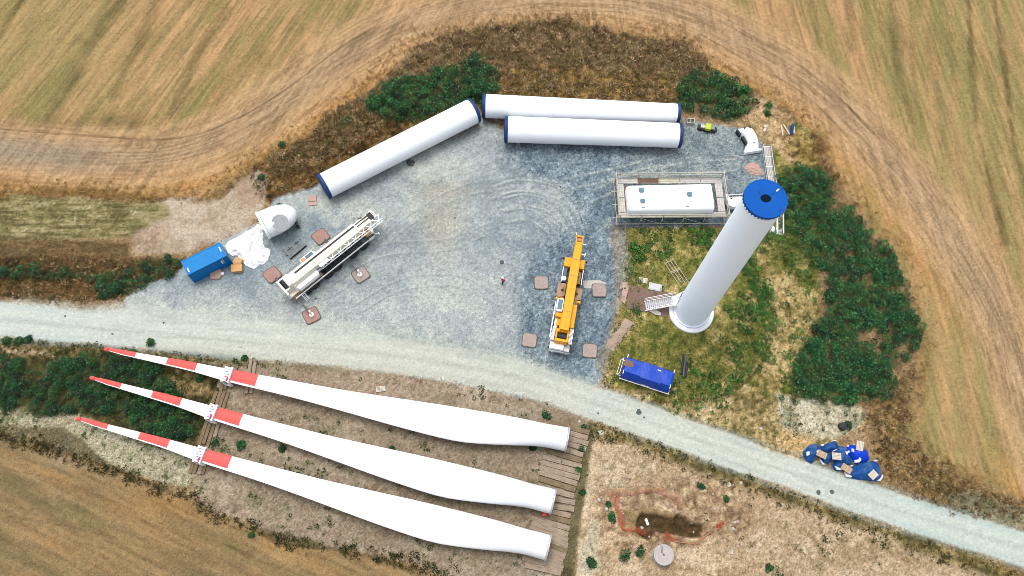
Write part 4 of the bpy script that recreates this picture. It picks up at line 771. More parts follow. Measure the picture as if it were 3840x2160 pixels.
m = MB(); m.box(3.5, 3.9, -1.5, -1.0, .1, 1.0); m.tube((3.7, -1.5, .6), (3.9, -1.9, .5), .08); t.part('bracket', m, M['black'])
# ---- boxes, mats, ballast plate near the container
q = W(6, 1035, 1000, 0)
m = MB(); m.box(-.55, .5, -.45, .45, 0, .55); u = Thing('cardboard_box', 'light brown cardboard box, upper one of the pair by the white sheet', 'box', W(6, 1030, 985), R(-25)); u.part('carton', m, M['card'], bevel=.02); m = MB(); m.box(-.56, .51, -.05, .05, .555, .56); u.part('tape', m, M['pallet'])
m = MB(); m.box(-.55, .55, -.5, .5, 0, .6); u = Thing('cardboard_box', 'light brown open cardboard box, lower one of the pair by the white sheet', 'box', W(6, 1030, 1090), R(8)); u.part('carton', m, M['card'], bevel=.02); m = MB(); m.beam((-.56, 0, .6), (-.8, 0, .75), 1., .03); m.beam((0, .5, .6), (0, .7, .72), 1., .03); u.part('flap', m, M['card'])
m = MB(); m.prism([(-.8, -.5), (.3, -.75), (.85, -.2), (.7, .55), (-.1, .8), (-.8, .3)], 0, .3, inset=.05); solo('dusty_mat', 'pinkish dusty mat beside the long side of the blue container', 'mat', m, M['padp'], W(6, 695, 1170), R(15), bevel=.03)
m = MB(); m.lathe((0, 0, 0), (0, 0, 1), [(0, .22), (.25, .24), (.35, .15), (.36, .01)], 10); solo('white_bag', 'tiny white bag next to the pinkish mat by the container', 'bag', m, M['sheet'], W(6, 787, 1160), 0, smooth=True)
def omat(name_lbl, k, x, y, sz, rz, ms, loc=None, g='square outrigger mats'):
    t = Thing('outrigger_mat', name_lbl, 'outrigger mat', loc if loc is not None else W(k, x, y), rz, g); h = sz/2; c = h*.30
    oc = lambda h, c: [(-h+c, -h), (h-c, -h), (h-c*.3, -h+c*.3), (h, -h+c), (h, h-c), (h-c*.3, h-c*.3), (h-c, h), (-h+c, h), (-h+c*.3, h-c*.3), (-h, h-c), (-h, -h+c), (-h+c*.3, -h+c*.3)]
    m = MB(); m.prism(oc(h, c), -.03, .13); t.part('rim', m, M['edge']); m = MB(); m.prism(oc(h-.10, c), .13, .19); 
    for s in (-1, 1): m.box(-h*.5, h*.5, s*h*.35-.03, s*h*.35+.03, .19, .205)
    t.part('plate', m, M[ms]); return t
omat('grey-brown mat left of the yellow crane, in line with its cab', 2, 265, 510, 1.9, R(1), 'padw')
omat('grey-brown mat right of the yellow crane, beside the white spill', 2, 788, 580, 1.9, R(0), 'padw')
omat('grey-brown mat at the lower left of the yellow crane', 2, 158, 1030, 1.9, R(-7), 'padw')
omat('grey-brown mat at the lower right of the yellow crane', 2, 703, 1125, 1.9, R(-5), 'padw')
omat('reddish mat between the ballast plate and the white crane boom', 1, 652, 505, 2.0, R(40), 'padr')
omat('brown mat at the left rear of the white crane, next to the sheet', 1, 165, 888, 2.0, R(42), 'padr')
omat('grey mat carrying the outstretched outrigger foot of the white crane', 1, 1055, 888, 2.0, R(36), 'padw')
omat('dark reddish mat under the rear outrigger foot of the white crane', 1, 560, 1298, 2.0, R(30), 'padr')
t = Thing('folded_mat', 'pale pink folded mat below the end of the slanting tower section', 'mat', W(1, 572, 140), R(-80)); m = MB(); m.prism([(-.7, -.55), (.75, -.65), (.8, .5), (-.6, .6)], 0, .14); t.part('lower_layer', m, M['padp'], bevel=.02); m = MB(); m.prism([(-.72, -.4), (.2, -.6), (.25, .5), (-.62, .55)], .14, .26, inset=.05); t.part('folded_flap', m, M['padp'], bevel=.03)
Pa, Pb, Pc = W('C1', 305, 540, 0), W('C1', 570, 318, 0), W('C1', 165, 395, 0)
t = Thing('ballast_plate', 'dark grey rectangular ballast plate with two cross-shaped slots', 'ballast plate', Pa, ang(Pa, Pb)); Lq = dist(Pa, Pb); Wq = dist(Pa, Pc)
m = MB(); m.prism([(0, 0), (Lq, 0), (Lq, Wq*.45), (Lq-.12, Wq*.45), (Lq-.12, Wq*.7), (Lq, Wq*.7), (Lq, Wq), (.1, Wq), (.1, Wq*.7), (0, Wq*.65), (0, Wq*.4), (.12, Wq*.38), (.12, Wq*.2), (0, Wq*.18)], 0, .32); t.part('slab', m, M['slab'], bevel=.02)
m = MB()
for x, y in ((Lq*.33, Wq*.62), (Lq*.73, Wq*.62)): m.box(x-.42, x+.42, y-.06, y+.06, .322, .335); m.box(x-.06, x+.06, y-.26, y+.26, .322, .334)
m.box(0, Lq, -.05, 0.0, .0, .30); t.part('slot', m, M['black'])

# ---- white mobile crane
def wheel(t, x, y, r=.68, w_=.42):
    m = MB(); m.lathe((x, y-w_/2, r), (0, 1, 0), [(0, r*.62), (.0, r*.9), (.06, r), (w_-.06, r), (w_, r*.9), (w_, r*.62)], 26); o_ = t.part('wheel', m, M['tyre'], smooth=True)
    m = MB(); m.lathe((x, y-w_/2+.05, r), (0, 1, 0), [(0, .12), (0, r*.6), (w_-.1, r*.6), (w_-.1, .12)], 18); t.part('rim', m, M['grey'], parent=o_, smooth=True)
A_ = W(1, 400, 1125, 1.5); B_ = W(1, 1120, 548, 1.5); rz = ang(A_, B_)
ctr = mid(A_, B_)+np.array([-math.sin(rz), math.cos(rz), 0])*1.35; L_ = dist(A_, B_)
t = Thing('mobile_crane', 'cream white mobile crane with folded lattice jib, parked at a slant', 'mobile crane', (ctr[0], ctr[1], 0), rz)
Lt = lambda k, x, y, z: t.L(k, x, y, z)
h = L_/2; print('white crane len', L_, 'cab', Lt(1, 1205, 480, 2), 'tip', Lt(1, 1180, 230, 3.4), 'rear', Lt(1, 225, 990, 3), 'boomL', Lt(1, 560, 690, 3.6), 'lat', Lt(1, 900, 690, 3.4))
m = MB(); m.box(-h, h+.6, -.5, .5, .7, 1.2); m.box(-h, h+.3, -1.28, 1.28, 1.2, 1.42); t.part('chassis', m, M['dark'])
m = MB(); m.box(-h, h+.2, -1.4, -1.3, 1.3, 1.52); m.box(-h, h+.2, 1.3, 1.4, 1.3, 1.52); t.part('side_rail', m, M['white'])
for px_ in ((520, 1055), (600, 995), (730, 880), (820, 805), (985, 675), (1085, 595)):
    x = Lt(1, px_[0], px_[1], .7)[0]; wheel(t, x, -1.22); wheel(t, x, 1.22)
# fenders / deck equipment
x0 = Lt(1, 900, 640, 1.6)[0]
m = MB(); m.box(x0, x0+1.2, -1.25, -.2, 1.42, 1.9); m.box(x0+1.6, x0+2.2, -1.2, -.5, 1.42, 2.0); t.part('deck_box', m, M['black'], bevel=.03)
m = MB(); m.box(x0+2.3, x0+3.5, -1.25, .4, 1.42, 1.75); t.part('engine_grille', m, M['dark'], bevel=.03)
m = MB(); m.box(x0-5.2, x0-.1, -1.2, .9, 1.42, 1.5)
for i in range(7): m.box(x0-5.0+.7*i, x0-4.6+.7*i, -1.1, .8, 1.5, 1.75+.1*(i%3))
t.part('deck_equipment', m, M['black'])
# carrier cab
xcab = Lt(1, 1120, 500, 2)[0]; xf = Lt(1, 1205, 480, 1.2)[0]; h1_ = 2.6
m = MB(); m.prism([(xcab, -1.35), (xf-.35, -1.35), (xf, -.9), (xf, 1.1), (xcab, 1.1)], .9, 2.2, inset=.02); cb = t.part('cab', m, M['white'], bevel=.06)
pc = [Lt('C2', x, y, 2.3)[:2] for x, y in ((930, 935), (1075, 825), (1120, 850), (1080, 900), (945, 985))]; m = MB(); m.prism(pc, 2.2, 2.29); t.part('windshield', m, M['black'], parent=cb)
pc = [Lt('C2', x, y, 2.4)[:2] for x, y in ((800, 690), (870, 650), (1040, 790), (1020, 830), (905, 935), (810, 840))]; m = MB(); m.prism(pc, 2.27, 2.38); t.part('roof_panel', m, M['orange'], parent=cb)
m = MB(); m.tube((xf-.1, -1.35, 1.8), (xf+.25, -1.6, 1.7), .04); m.box(xf+.2, xf+.3, -1.75, -1.5, 1.5, 1.95); t.part('mirror', m, M['white'], parent=cb)
# superstructure
xr = Lt(1, 225, 990, 3.0)[0]; xe0 = Lt(1, 440, 1020, 2.8)[0]; xe1 = Lt(1, 650, 880, 2.8)[0]
m = MB(); m.box(xr+1.2, xe1+.3, -1.2, 1.2, 1.5, 2.0); ss_ = t.part('slewing_deck', m, M['beige'])
m = MB(); m.prism([(xe0, -1.3), (xe1-.2, -1.3), (xe1, -1.1), (xe1, -.45), (xe0+.2, -.45), (xe0-.5, -.6)], 2.0, 2.8); t.part('engine_hood', m, M['white'], bevel=.07)
m = MB(); m.box(xr, xr+1.5, -1.1, 1.3, 1.7, 2.1); m.box(xr, xr+.25, -1.1, 1.3, 2.1, 3.15); m.box(xr+1.3, xr+1.6, -.8, 1.3, 2.1, 3.2)
for y in (-.55, 1.1): m.box(xr+.25, xr+1.3, y, y+.2, 2.1, 3.1)
cw = t.part('winch_frame', m, M['cream'], bevel=.03)
m = MB(); m.tube((xr+.75, -.35, 2.6), (xr+.75, 1.1, 2.6), .45, n=20); t.part('winch_drum', m, M['black'], parent=cw)
m = MB(); m.box(-h-.3, -h-.1, -1.3, 1.3, .9, 1.4); m.box(-h-.1, -h+.8, -1.25, -.3, 1.45, 1.7); m.tube((-h+.4, -.9, 1.7), (-h+.4, -.9, 2.0), .3, n=14); t.part('rear_bumper', m, M['beige'])
# operator cab on the left
oc = Lt('C1', 600, 500, 2.6); m = MB(); m.prism([(oc[0]-1.1, oc[1]-.5), (oc[0]+.9, oc[1]-.5), (oc[0]+1.1, oc[1]-.1), (oc[0]+.8, oc[1]+.45), (oc[0]-1.1, oc[1]+.45)], 1.5, 2.7); ocb = t.part('operator_cab', m, M['white'], bevel=.06)
m = MB(); m.box(oc[0]-.35, oc[0]+.75, oc[1]-.35, oc[1]+.3, 2.7, 2.75); t.part('roof_window', m, M['glass'], parent=ocb)
m = MB(); m.box(oc[0]-1.0, oc[0]-.45, oc[1]-.4, oc[1]+.3, 2.7, 2.76); t.part('roof_panel', m, M['orange'], parent=ocb)
g0 = Lt('C1', 200, 790, 1.7); g1 = Lt('C1', 400, 610, 1.7); m = MB()
for k in (0, .25, .5): m.beam((g0[0], g0[1]-k, 1.7), (g1[0]+.3, g0[1]-k, 1.7), .07, .07)
for k in np.linspace(0, 1, 7): x = g0[0]+(g1[0]+.3-g0[0])*k; m.beam((x, g0[1]+.03, 1.68), (x, g0[1]-.7, 1.68), .05, .04)
t.part('catwalk', m, M['grey'])
# boom: base section, three nested sections, hose track and ribs
zb = 3.0; tip = Lt(1, 1135, 265, 3.4); rr = Lt(1, 290, 900, 3.2); yb = (Lt(1, 700, 620, 3.6)[1]+Lt(1, 560, 690, 3.6)[1])/2
yL = Lt('C1', 700, 455, 3.5)[1]; yS = Lt('C1', 800, 520, 3.5)[1]; print('boom left edge y', yL, yS, 'tipx', tip)
bw = 1.5; yc_b = yL-bw/2+.05; xt = tip[0]; xr_b = xr+.9
m = MB()
def oct_beam(m, x0, x1, yc_, w_, z0, z1, ch_=.15, mi=0):
    pr = [(-w_/2+ch_, z0), (w_/2-ch_, z0), (w_/2, z0+ch_), (w_/2, z1-ch_*.4), (w_/2-ch_*.4, z1), (-w_/2+ch_*.4, z1), (-w_/2, z1-ch_*.4), (-w_/2, z0+ch_)]
    vs = [(x, yc_+a, b) for x in (x0, x1) for a, b in pr]; n = 8; m.add(vs, [tuple(range(n)), tuple(range(2*n-1, n-1, -1))]+[(i, n+i, n+(i+1) % n, (i+1) % n) for i in range(n)], mi)
oct_beam(m, xr_b, xt-2.6, yc_b, bw, 2.5, 3.7); bm = t.part('boom', m, M['cream'])
m = MB(); oct_beam(m, xt-2.7, xt-1.4, yc_b, bw*.88, 2.6, 3.6); oct_beam(m, xt-1.5, xt-.2, yc_b, bw*.78, 2.68, 3.52); t.part('inner_boom', m, M['cream'])
m = MB(); m.box(xr_b+1.5, xt-2.7, yc_b+bw*.10, yc_b+bw*.25, 3.7, 3.76); t.part('hose_track', m, M['black'], parent=bm)
m = MB(); m.box(xt-2.5, xt-.5, yc_b+.28, yc_b+.42, 3.62, 3.66); m.box(xt-2.5, xt-.5, yc_b-.1, yc_b+.02, 3.62, 3.66); m.box(xt-.5, xt+.1, yc_b-.45, yc_b+.5, 2.9, 3.64); t.part('head_plate', m, M['black'], parent=bm)
m = MB(); m.box(xr_b+.2, xt-2.7, yc_b-bw*.22, yc_b-bw*.2, 3.7, 3.715)
for x in np.linspace(xr_b+2, xt-3, 5): m.box(x, x+.04, yc_b-bw/2+.1, yc_b+.1, 3.7, 3.725)
t.part('seam', m, M['beige'], parent=bm)
m = MB(); m.box(xr_b-.1, xr_b+.5, yc_b-.7, yc_b+.75, 2.2, 3.85); m.box(xr_b+1.2, xr_b+1.4, yc_b-.5, yc_b+.4, 3.7, 3.8); t.part('boom_foot', m, M['cream'], parent=bm, bevel=.04)
m = MB()
for i, dy in enumerate((-.35, -.1, .15, .4)): m.tube((xt+.25, yc_b+dy, 3.3), (xt+.25, yc_b+dy+.12, 3.3), .32, n=18)
m.box(xt, xt+.5, yc_b-.5, yc_b-.42, 3.0, 3.6); m.box(xt, xt+.5, yc_b+.6, yc_b+.68, 3.0, 3.6); t.part('head_sheave', m, M['white'], parent=bm)
hx = Lt(1, 1170, 300, 2.2); m = MB(); m.box(hx[0]-.9, hx[0]+.3, hx[1]-.35, hx[1]+.35, 1.9, 2.3)
for dy in (-.25, 0, .25): m.tube((hx[0], hx[1]+dy-.05, 2.25), (hx[0], hx[1]+dy+.05, 2.25), .3, n=14)
t.part('hook_block', m, M['black'], bevel=.03)
m = MB(); m.box(xt-1.6, xt-1.1, yc_b+.62, yc_b+.95, 2.8, 3.3); m.tube((xt-1.9, yc_b+.8, 3), (xt-1.0, yc_b+.8, 3), .12); t.part('head_bracket', m, M['dark'], parent=bm)
# cylinder and lattice jib on the right
lj0 = Lt('C1', 830, 690, 3.2); lj1 = Lt('C2', 1310, 420, 3.2); ya = lj1[1]*.5+lj0[1]*.5; wj = .78; ztp = 3.45; zbt = 2.75
m = MB(); y0, y1 = ya, ya+wj; X0, X1 = lj0[0], lj1[0]; nd = int((X1-X0)/.62)
for y in (y0, y1):
    for z in (ztp, zbt): m.tube((X0, y, z), (X1, y, z), .065, n=6)
for i in range(nd):
    a = X0+(X1-X0)*i/nd; b = X0+(X1-X0)*(i+1)/nd; s = (y0, y1) if i % 2 else (y1, y0)
    m.tube((a, s[0], ztp), (b, s[1], ztp), .05, n=5); m.tube((a, s[0], zbt), (b, s[1], zbt), .035, n=5)
    for y in (y0, y1): m.tube((a, y, ztp if i % 2 else zbt), (b, y, zbt if i % 2 else ztp), .035, n=5)
t.part('lattice_jib', m, M['white'])
m = MB(); m.box(X0-.1, X0+1.3, y0+.05, y1-.05, ztp+.0, ztp+.07); t.part('jib_foot_plate', m, M['white'])
m = MB(); m.tube((xr+1.8, yc_b-.95, 2.4), (X0+.5, yc_b-.95, 2.6), .18); m.tube((xr+2.1, yc_b-.75, 2.3), (xr+3.6, yc_b-.75, 2.5), .24); t.part('hoses', m, M['lgrey'])
# outriggers with jacks, ladder
for k, (p0, p1) in enumerate((((885, 712), (1035, 862)), ((470, 1190), (548, 1268)))):
    a, b = Lt(1, *p0, .9), Lt(1, *p1, .9); m = MB(); m.beam(a, b, .22 if k else .16, .24); ob = t.part('outrigger_beam', m, M['dark'])
    m = MB(); m.tube((b[0], b[1], .3), (b[0], b[1], 1.5), .12, n=14); m.tube((b[0], b[1], .2), (b[0], b[1], .3), .3, n=16); t.part('jack', m, M['white'], parent=ob)
for k, (x_, s_) in enumerate(((652, 505), (165, 888))):
    b = Lt(1, x_, s_, .3); m = MB(); m.beam((b[0], .8, .95), (b[0], b[1]-1.0, .95), .3, .28); t.part('outrigger_beam', m, M['dark'])
l0, l1 = Lt(1, 465, 1070, 1.4), Lt(1, 530, 1140, .3); m = MB()
dx = Vector((l1[0]-l0[0], l1[1]-l0[1], 0)).normalized(); sx = Vector((-dx.y, dx.x, 0))*.22
for s in (-1, 1): m.tube(Vector(l0)+sx*s, Vector(l1)+sx*s, .04, n=6)
for i in range(6): c_ = Vector(l0).lerp(Vector(l1), (i+.3)/6); m.tube(c_-sx, c_+sx, .03, n=6)
t.part('ladder', m, M['white'])

# ---- yellow mobile crane
A_ = mid(W(2, 345, 1085, 1.4), W(2, 518, 1125, 1.4)); B_ = mid(W(2, 480, 292, 2.0), W(2, 660, 315, 2.0)); rz = ang(A_, B_); ctr = mid(A_, B_); ctr[2] = 0; L_ = dist(A_[:2], B_[:2]); h = L_/2
t = Thing('mobile_crane', 'bright yellow mobile crane with retracted boom on dark gravel', 'mobile crane', ctr, rz)
Lt = lambda x, y, z: t.L(2, x, y, z)
print('yellow', L_, 'width', Lt(480, 300, 2.), Lt(665, 320, 2.), 'tip', Lt(620, 75, 3.2), 'boom', Lt(492, 600, 3.4), Lt(566, 610, 3.4))
m = MB(); m.box(-h, h, -.5, .5, .6, 1.1); m.box(-h, h-.2, -1.22, 1.22, 1.1, 1.35); t.part('chassis', m, M['dark'])
for x in (-h+1.2, -h+2.8, h-4.0, h-2.2): wheel(t, x, -1.12, .62, .42); wheel(t, x, 1.12, .62, .42)
wd_ = 1.3
xa = Lt(570, 375, 2.2)[0]
m = MB(); m.box(xa, h+.1, -wd_, wd_, 1.0, 2.3); cb = t.part('carrier_cab', m, M['yellow'], bevel=.08)
m = MB(); m.box(xa-2.0, xa, wd_-.55, wd_-.08, 1.35, 2.0); t.part('side_glass', m, M['glass'], parent=cb); m = MB(); m.box(xa-2.1, xa, wd_-.06, wd_+.02, 1.2, 2.05); m.box(xa-2.1, xa, -wd_-.02, -wd_+.06, 1.2, 2.05); t.part('side_panel', m, M['white'], parent=cb)
m = MB(); m.box(xa-2.0, xa-.05, -wd_+.1, -.5, 1.35, 1.7); t.part('engine_bay', m, M['black'])
m = MB(); m.box(xa-1.9, xa-.3, -wd_+.2, -.75, 1.7, 1.85); m.tube((xa-1.0, -.8, 1.9), (xa-.3, -.8, 1.9), .15); t.part('engine', m, M['beige'])
q = Lt(470, 468, 1.9); m = MB(); m.lathe((q[0], q[1], 1.7), (0, 0, 1), [(0, .3), (.3, .3), (.34, .22), (.35, .01)], 20); t.part('air_filter', m, M['white'], smooth=True)
m = MB(); 
for s in (-1, 1): m.beam((h-.05, s*(wd_-.1), 1.9), (h+.1, s*(wd_+.25), 2.0), .06, .06); m.box(h+.0, h+.12, s*(wd_+.2)-.1, s*(wd_+.2)+.1, 1.6, 2.1)
t.part('mirror', m, M['black'], parent=cb)
# ballast slabs on deck
for s, (p0, p1) in ((1, ((430, 500), (395, 630))), (-1, ((640, 560), (620, 675)))):
    a, b = Lt(*p0, 2.2), Lt(*p1, 2.2); x0, x1 = min(a[0], b[0]), max(a[0], b[0]); ye = wd_+.28
    m = MB(); ys = sorted((s*.55, s*ye)); m.prism([(x0+.25, ys[0]), (x1-.1, ys[0]), (x1, ys[0]+.2), (x1-.1, ys[1]), (x0+.2, ys[1]), (x0, ys[1]-.3)], 1.35, 2.15); bl_ = t.part('ballast_slab', m, M['beige'], bevel=.05)
    m = MB(); m.box(x0-.22, x0+.12, ys[0], ys[1], 1.4, 1.95); t.part('ballast_edge', m, M['yellow'], parent=bl_, bevel=.03); m = MB(); xm = (x0+x1)/2
    m.tube((xm, s*.95, 2.15), (xm, s*.95, 2.35), .13, n=12); m.box(xm-.5, xm+.5, s*.8-.04, s*.8+.04, 2.15, 2.2); t.part('lifting_lug', m, M['black'], parent=bl_)
# superstructure: cab left, yellow hood right, rear counterweight
c0 = Lt(435, 700, 2.4); m = MB(); x0, x1 = Lt(400, 765, 2.4)[0], Lt(435, 655, 2.4)[0]
m.prism([(x0, .5), (x1, .5), (x1, wd_-.05), (x1-.3, wd_+.05), (x0, wd_+.05)], 1.4, 2.7); oc_ = t.part('operator_cab', m, M['white'], bevel=.05); m = MB(); m.box(x0+.2, x1-.15, .62, wd_-.12, 2.7, 2.74); t.part('roof_window', m, M['palegl'], parent=oc_)
m = MB(); m.box(x0-.6, x0-.05, .35, wd_-.05, 1.4, 2.3); m.box(x0-1.6, x0-.7, .4, wd_-.35, 1.4, 1.9); m.box(x0-2.7, x0-.6, .35, .55, 1.4, 2.6); t.part('hydraulic_unit', m, M['yellow'], bevel=.04)
m = MB(); m.box(x0-2.8, x0-.6, .75, wd_-.1, 1.38, 1.6); m.tube((x0-2.6, .9, 1.7), (x0-.8, .9, 1.7), .09); t.part('deck_plate', m, M['cream'])
m = MB(); m.box(x0-3.1, x1+2.2, wd_+.1, wd_+.22, 1.1, 1.3); t.part('walkway', m, M['white'])
x2 = Lt(570, 925, 2.4)[0]; x3 = Lt(590, 712, 2.4)[0]; m = MB(); m.box(x2, x3, -wd_+.05, -.45, 1.4, 2.5); t.part('engine_hood', m, M['yellow'], bevel=.06)
m = MB(); m.box(x3+.05, x3+.75, -wd_+.15, -.5, 1.4, 2.1); t.part('hood_grille', m, M['beige'], bevel=.03)
xr = Lt(430, 1040, 2.6)[0]; x4 = Lt(450, 925, 2.8)[0]
m = MB(); m.box(xr, xr+.35, -.8, .85, 1.6, 2.75); m.box(x4-.35, x4, -.8, .85, 1.6, 2.75)
for y in (-.8, .62): m.box(xr+.35, x4-.35, y, y+.22, 1.6, 2.7)
cw = t.part('counterweight', m, M['yellow'], bevel=.05); m = MB(); m.tube((mid([xr], [x4])[0], -.58, 2.2), (mid([xr], [x4])[0], .62, 2.2), .42, n=18); t.part('winch_drum', m, M['black'], parent=cw)
m = MB()
for i in range(5): m.beam((xr-.05, -.88-.1*i, 2.3), (x2-.1, -.88-.1*i, 2.3), .045, .3)
t.part('radiator_fins', m, M['white'])
m = MB(); m.box(xr+.2, x2-.1, .9, 1.3, 1.5, 2.2); m.box(xr+.3, x2-.6, 1.1, 1.42, 1.2, 1.5); t.part('tool_locker', m, M['lgrey'], bevel=.03)
m = MB(); m.box(-h-.15, -h+.75, -.45, wd_, 1.1, 1.65); rb = t.part('rear_deck', m, M['white'], bevel=.03); m = MB(); m.box(-h-.25, -h+.65, -wd_+.1, -.5, 1.0, 1.5); t.part('rear_locker', m, M['lgrey'], parent=rb, bevel=.03)
m = MB(); m.box(-h-.35, -h-.15, -wd_, wd_, .7, 1.05); m.box(-h-.42, -h-.35, -1., -.6, .75, .95); m.box(-h-.42, -h-.35, .6, 1., .75, .95); t.part('rear_bumper', m, M['lgrey'])
# boom
tip = Lt(620, 80, 3.0)[0]; xb = Lt(450, 930, 3.2)[0]; xs1 = Lt(585, 300, 3.2)[0]; xs2 = Lt(600, 175, 3.1)[0]; yb = Lt(530, 600, 3.3)[1]; yb = max(-.2, min(.3, yb)); print('yb', yb)
m = MB(); oct_beam(m, xb, xs1, yb, 1.12, 2.2, 3.3); bm = t.part('boom', m, M['yellow']); m = MB(); oct_beam(m, xs1-.05, xs2, yb, .98, 2.3, 3.2); oct_beam(m, xs2-.05, tip-1.2, yb, .86, 2.36, 3.12); t.part('inner_boom', m, M['yellow'])
m = MB(); m.box(xb+.2, xs1, yb-.03, yb+.0, 3.3, 3.315)
for x in (xb+2.4, xs1-2.3, xs1-.05): m.box(x, x+.05, yb-.55, yb+.55, 3.3, 3.32)
t.part('seam', m, M['beige'], parent=bm)
m = MB(); m.box(tip-1.3, tip, yb-.46, yb-.34, 2.3, 3.1); m.box(tip-1.3, tip, yb+.34, yb+.46, 2.3, 3.1); m.box(tip-1.3, tip-1.0, yb-.46, yb+.46, 2.4, 3.15); m.box(tip-.25, tip-.02, yb-.4, yb+.4, 2.7, 3.05); hd = t.part('boom_head', m, M['yellow'], bevel=.02)
m = MB(); m.tube((tip-.6, yb-.3, 2.75), (tip-.6, yb+.3, 2.75), .24, n=16); t.part('head_sheave', m, M['orange'], parent=hd)
m = MB(); m.tube((tip, yb+.5, 2.9), (tip+.3, yb+.55, 3.0), .03); m.box(xs2+.4, xs2+.5, yb-.95, yb-.45, 2.8, 2.95); m.box(xs2-1.0, xs2-.9, yb-1.1, yb-.5, 2.7, 2.9); m.box(xs2-1.2, xs2-.7, yb-1.05, yb-.97, 2.7, 2.85); t.part('head_bracket', m, M['white'], parent=hd)
m = MB(); m.tube((xb+2.5, yb, 1.8), (xs1-1.5, yb, 2.2), .2, n=14); t.part('lift_cylinder', m, M['lgrey'])
for x in (-h+.5, h-2.9):
    m = MB(); m.beam((x, -1.35, .85), (x, 1.35, .85), .3, .3); t.part('outrigger_box', m, M['dark'])

# ---- nacelle housing on scaffold
A_, B_, C_ = W(3, 322, 545, 3.2), W(3, 1250, 528, 3.2), W(3, 310, 262, 3.2); rz = ang(A_, B_); Ln = dist(A_, B_); Wn = dist(A_, C_)
t = Thing('nacelle', 'long white nacelle housing standing inside the scaffold', 'nacelle', (A_[0], A_[1], 0), rz)
m = MB()
secs = [(-.12, .75, .35), (.0, .35, .12), (.4, .05, 0), (Ln*.5, 0, 0), (Ln-.25, 0, 0), (Ln, .05, .12)]
prf = lambda e, dz: [(e, .9), (0+e*.6, 1.5), (0+e*.5, 2.75), (.22+e*.5, 3.05-dz*.5), (.5+e*.5, 3.2-dz), (Wn*.5, 3.27-dz), (Wn-.4-e*.5, 3.2-dz), (Wn-.18-e*.5, 3.05-dz*.5), (Wn-e*.5, 2.8), (Wn-e*.6, 1.5), (Wn-e, .9)]
vs = [(x, y, z) for x, e, dz in secs for y, z in prf(e, dz)]; n = 11
m.add(vs, [(k*n+i, (k+1)*n+i, (k+1)*n+(i+1) % n, k*n+(i+1) % n) for k in range(len(secs)-1) for i in range(n)]+[tuple(range(n)), tuple(range(len(vs)-1, len(vs)-1-n, -1))]); t.part('housing', m, M['tower'], smooth=True)
for x, y, sw in ((450, 327, .58), (465, 445, .52), (975, 373, .55)):
    p_ = t.L(3, x, y, 3.28); m = MB(); h_ = sw/2+.04; c_ = .12; oc2 = [(-h_+c_, -h_), (h_-c_, -h_), (h_, -h_+c_), (h_, h_-c_), (h_-c_, h_), (-h_+c_, h_), (-h_, h_-c_), (-h_, -h_+c_)]
    m.prism([(p_[0]+a*1.12, p_[1]+b*1.12) for a, b in oc2], 3.15, 3.29); hf = t.part('hatch', m, M['grey']); m = MB(); m.prism([(p_[0]+a, p_[1]+b) for a, b in oc2], 3.29, 3.33); t.part('pane', m, M['palegl'], parent=hf)
for x, y in ((440, 262), (915, 250), (470, 512), (950, 502)):
    p_ = t.L(3, x, y, 3.2); m = MB(); m.tube((p_[0]-.2, p_[1], 3.22), (p_[0]+.2, p_[1], 3.22), .04, n=6); m.box(p_[0]-.2, p_[0]-.15, p_[1]-.03, p_[1]+.03, 3.05, 3.22); m.box(p_[0]+.15, p_[0]+.2, p_[1]-.03, p_[1]+.03, 3.05, 3.22); t.part('lifting_eye', m, M['black'])
m = MB(); m.box(.6, 1.4, .4, Wn-.4, 0, .9); m.box(Ln-1.6, Ln-.8, .4, Wn-.4, 0, .9); m.box(.4, Ln-.4, .5, .75, .55, .9); m.box(.4, Ln-.4, Wn-.75, Wn-.5, .55, .9); t.part('support_frame', m, M['grey'])
zd = 1.85; P = [W(3, 215, 628, zd), W(3, 1372, 620, zd), W(3, 1325, 190, zd), W(3, 192, 200, zd)]
ts = Thing('scaffold', 'scaffold with grey plank walkways round the white nacelle', 'scaffold', (P[0][0], P[0][1], 0), ang(P[0], P[1])); Ls = dist(P[0], P[1]); Ws = dist(P[0], P[3]); inn = A_[:2]; wp = .78
def planks(x0, x1, y0, y1, along, mt):
    m = MB(); k = 3
    for i in range(k):
        if along: m.box(x0+.06, x1-.06, y0+(y1-y0)*i/k+.02, y0+(y1-y0)*(i+1)/k-.02, zd-.05, zd)
        else: m.box(x0+(x1-x0)*i/k+.01, x0+(x1-x0)*(i+1)/k-.01, y0+.06, y1-.06, zd-.05, zd)
    ts.part('deck_board', m, M[mt])
nb = 5
for i in range(nb):
    planks(Ls*i/nb, Ls*(i+1)/nb, 0, wp, True, ('plank', 'plank', 'planky', 'planky', 'plank')[i]); planks(Ls*i/nb, Ls*(i+1)/nb, Ws-wp, Ws, True, ('plank', 'plankb', 'planky', 'plank', 'plank')[i])
for i in range(2):
    a, b = wp+(Ws-2*wp)*i/2, wp+(Ws-2*wp)*(i+1)/2; planks(0, .85, a, b, False, 'plank'); planks(Ls-.95, Ls, a, b, False, 'plank')
m = MB(); m.box(.87, 1.15, wp+.4, Ws-wp-.3, zd-.05, zd-.0); ts.part('deck_board', m, M['plankb'])
e_ = .12; xsP = [Ls*i/nb for i in range(nb+1)]
def pole(nm, P, Q, r_=.03): m = MB(); m.tube(P, Q, r_, n=6); ts.part(nm, m, M['pole'])
for x in xsP:
    for y in (-e_, Ws+e_): pole('post', (x, y, 0), (x, y, zd+1.15), .05)
    pole('transom', (x, -e_-.35, zd-.12), (x, wp+.2, zd-.12)); pole('transom', (x, Ws-wp-.2, zd-.12), (x, Ws+e_+.3, zd-.12))
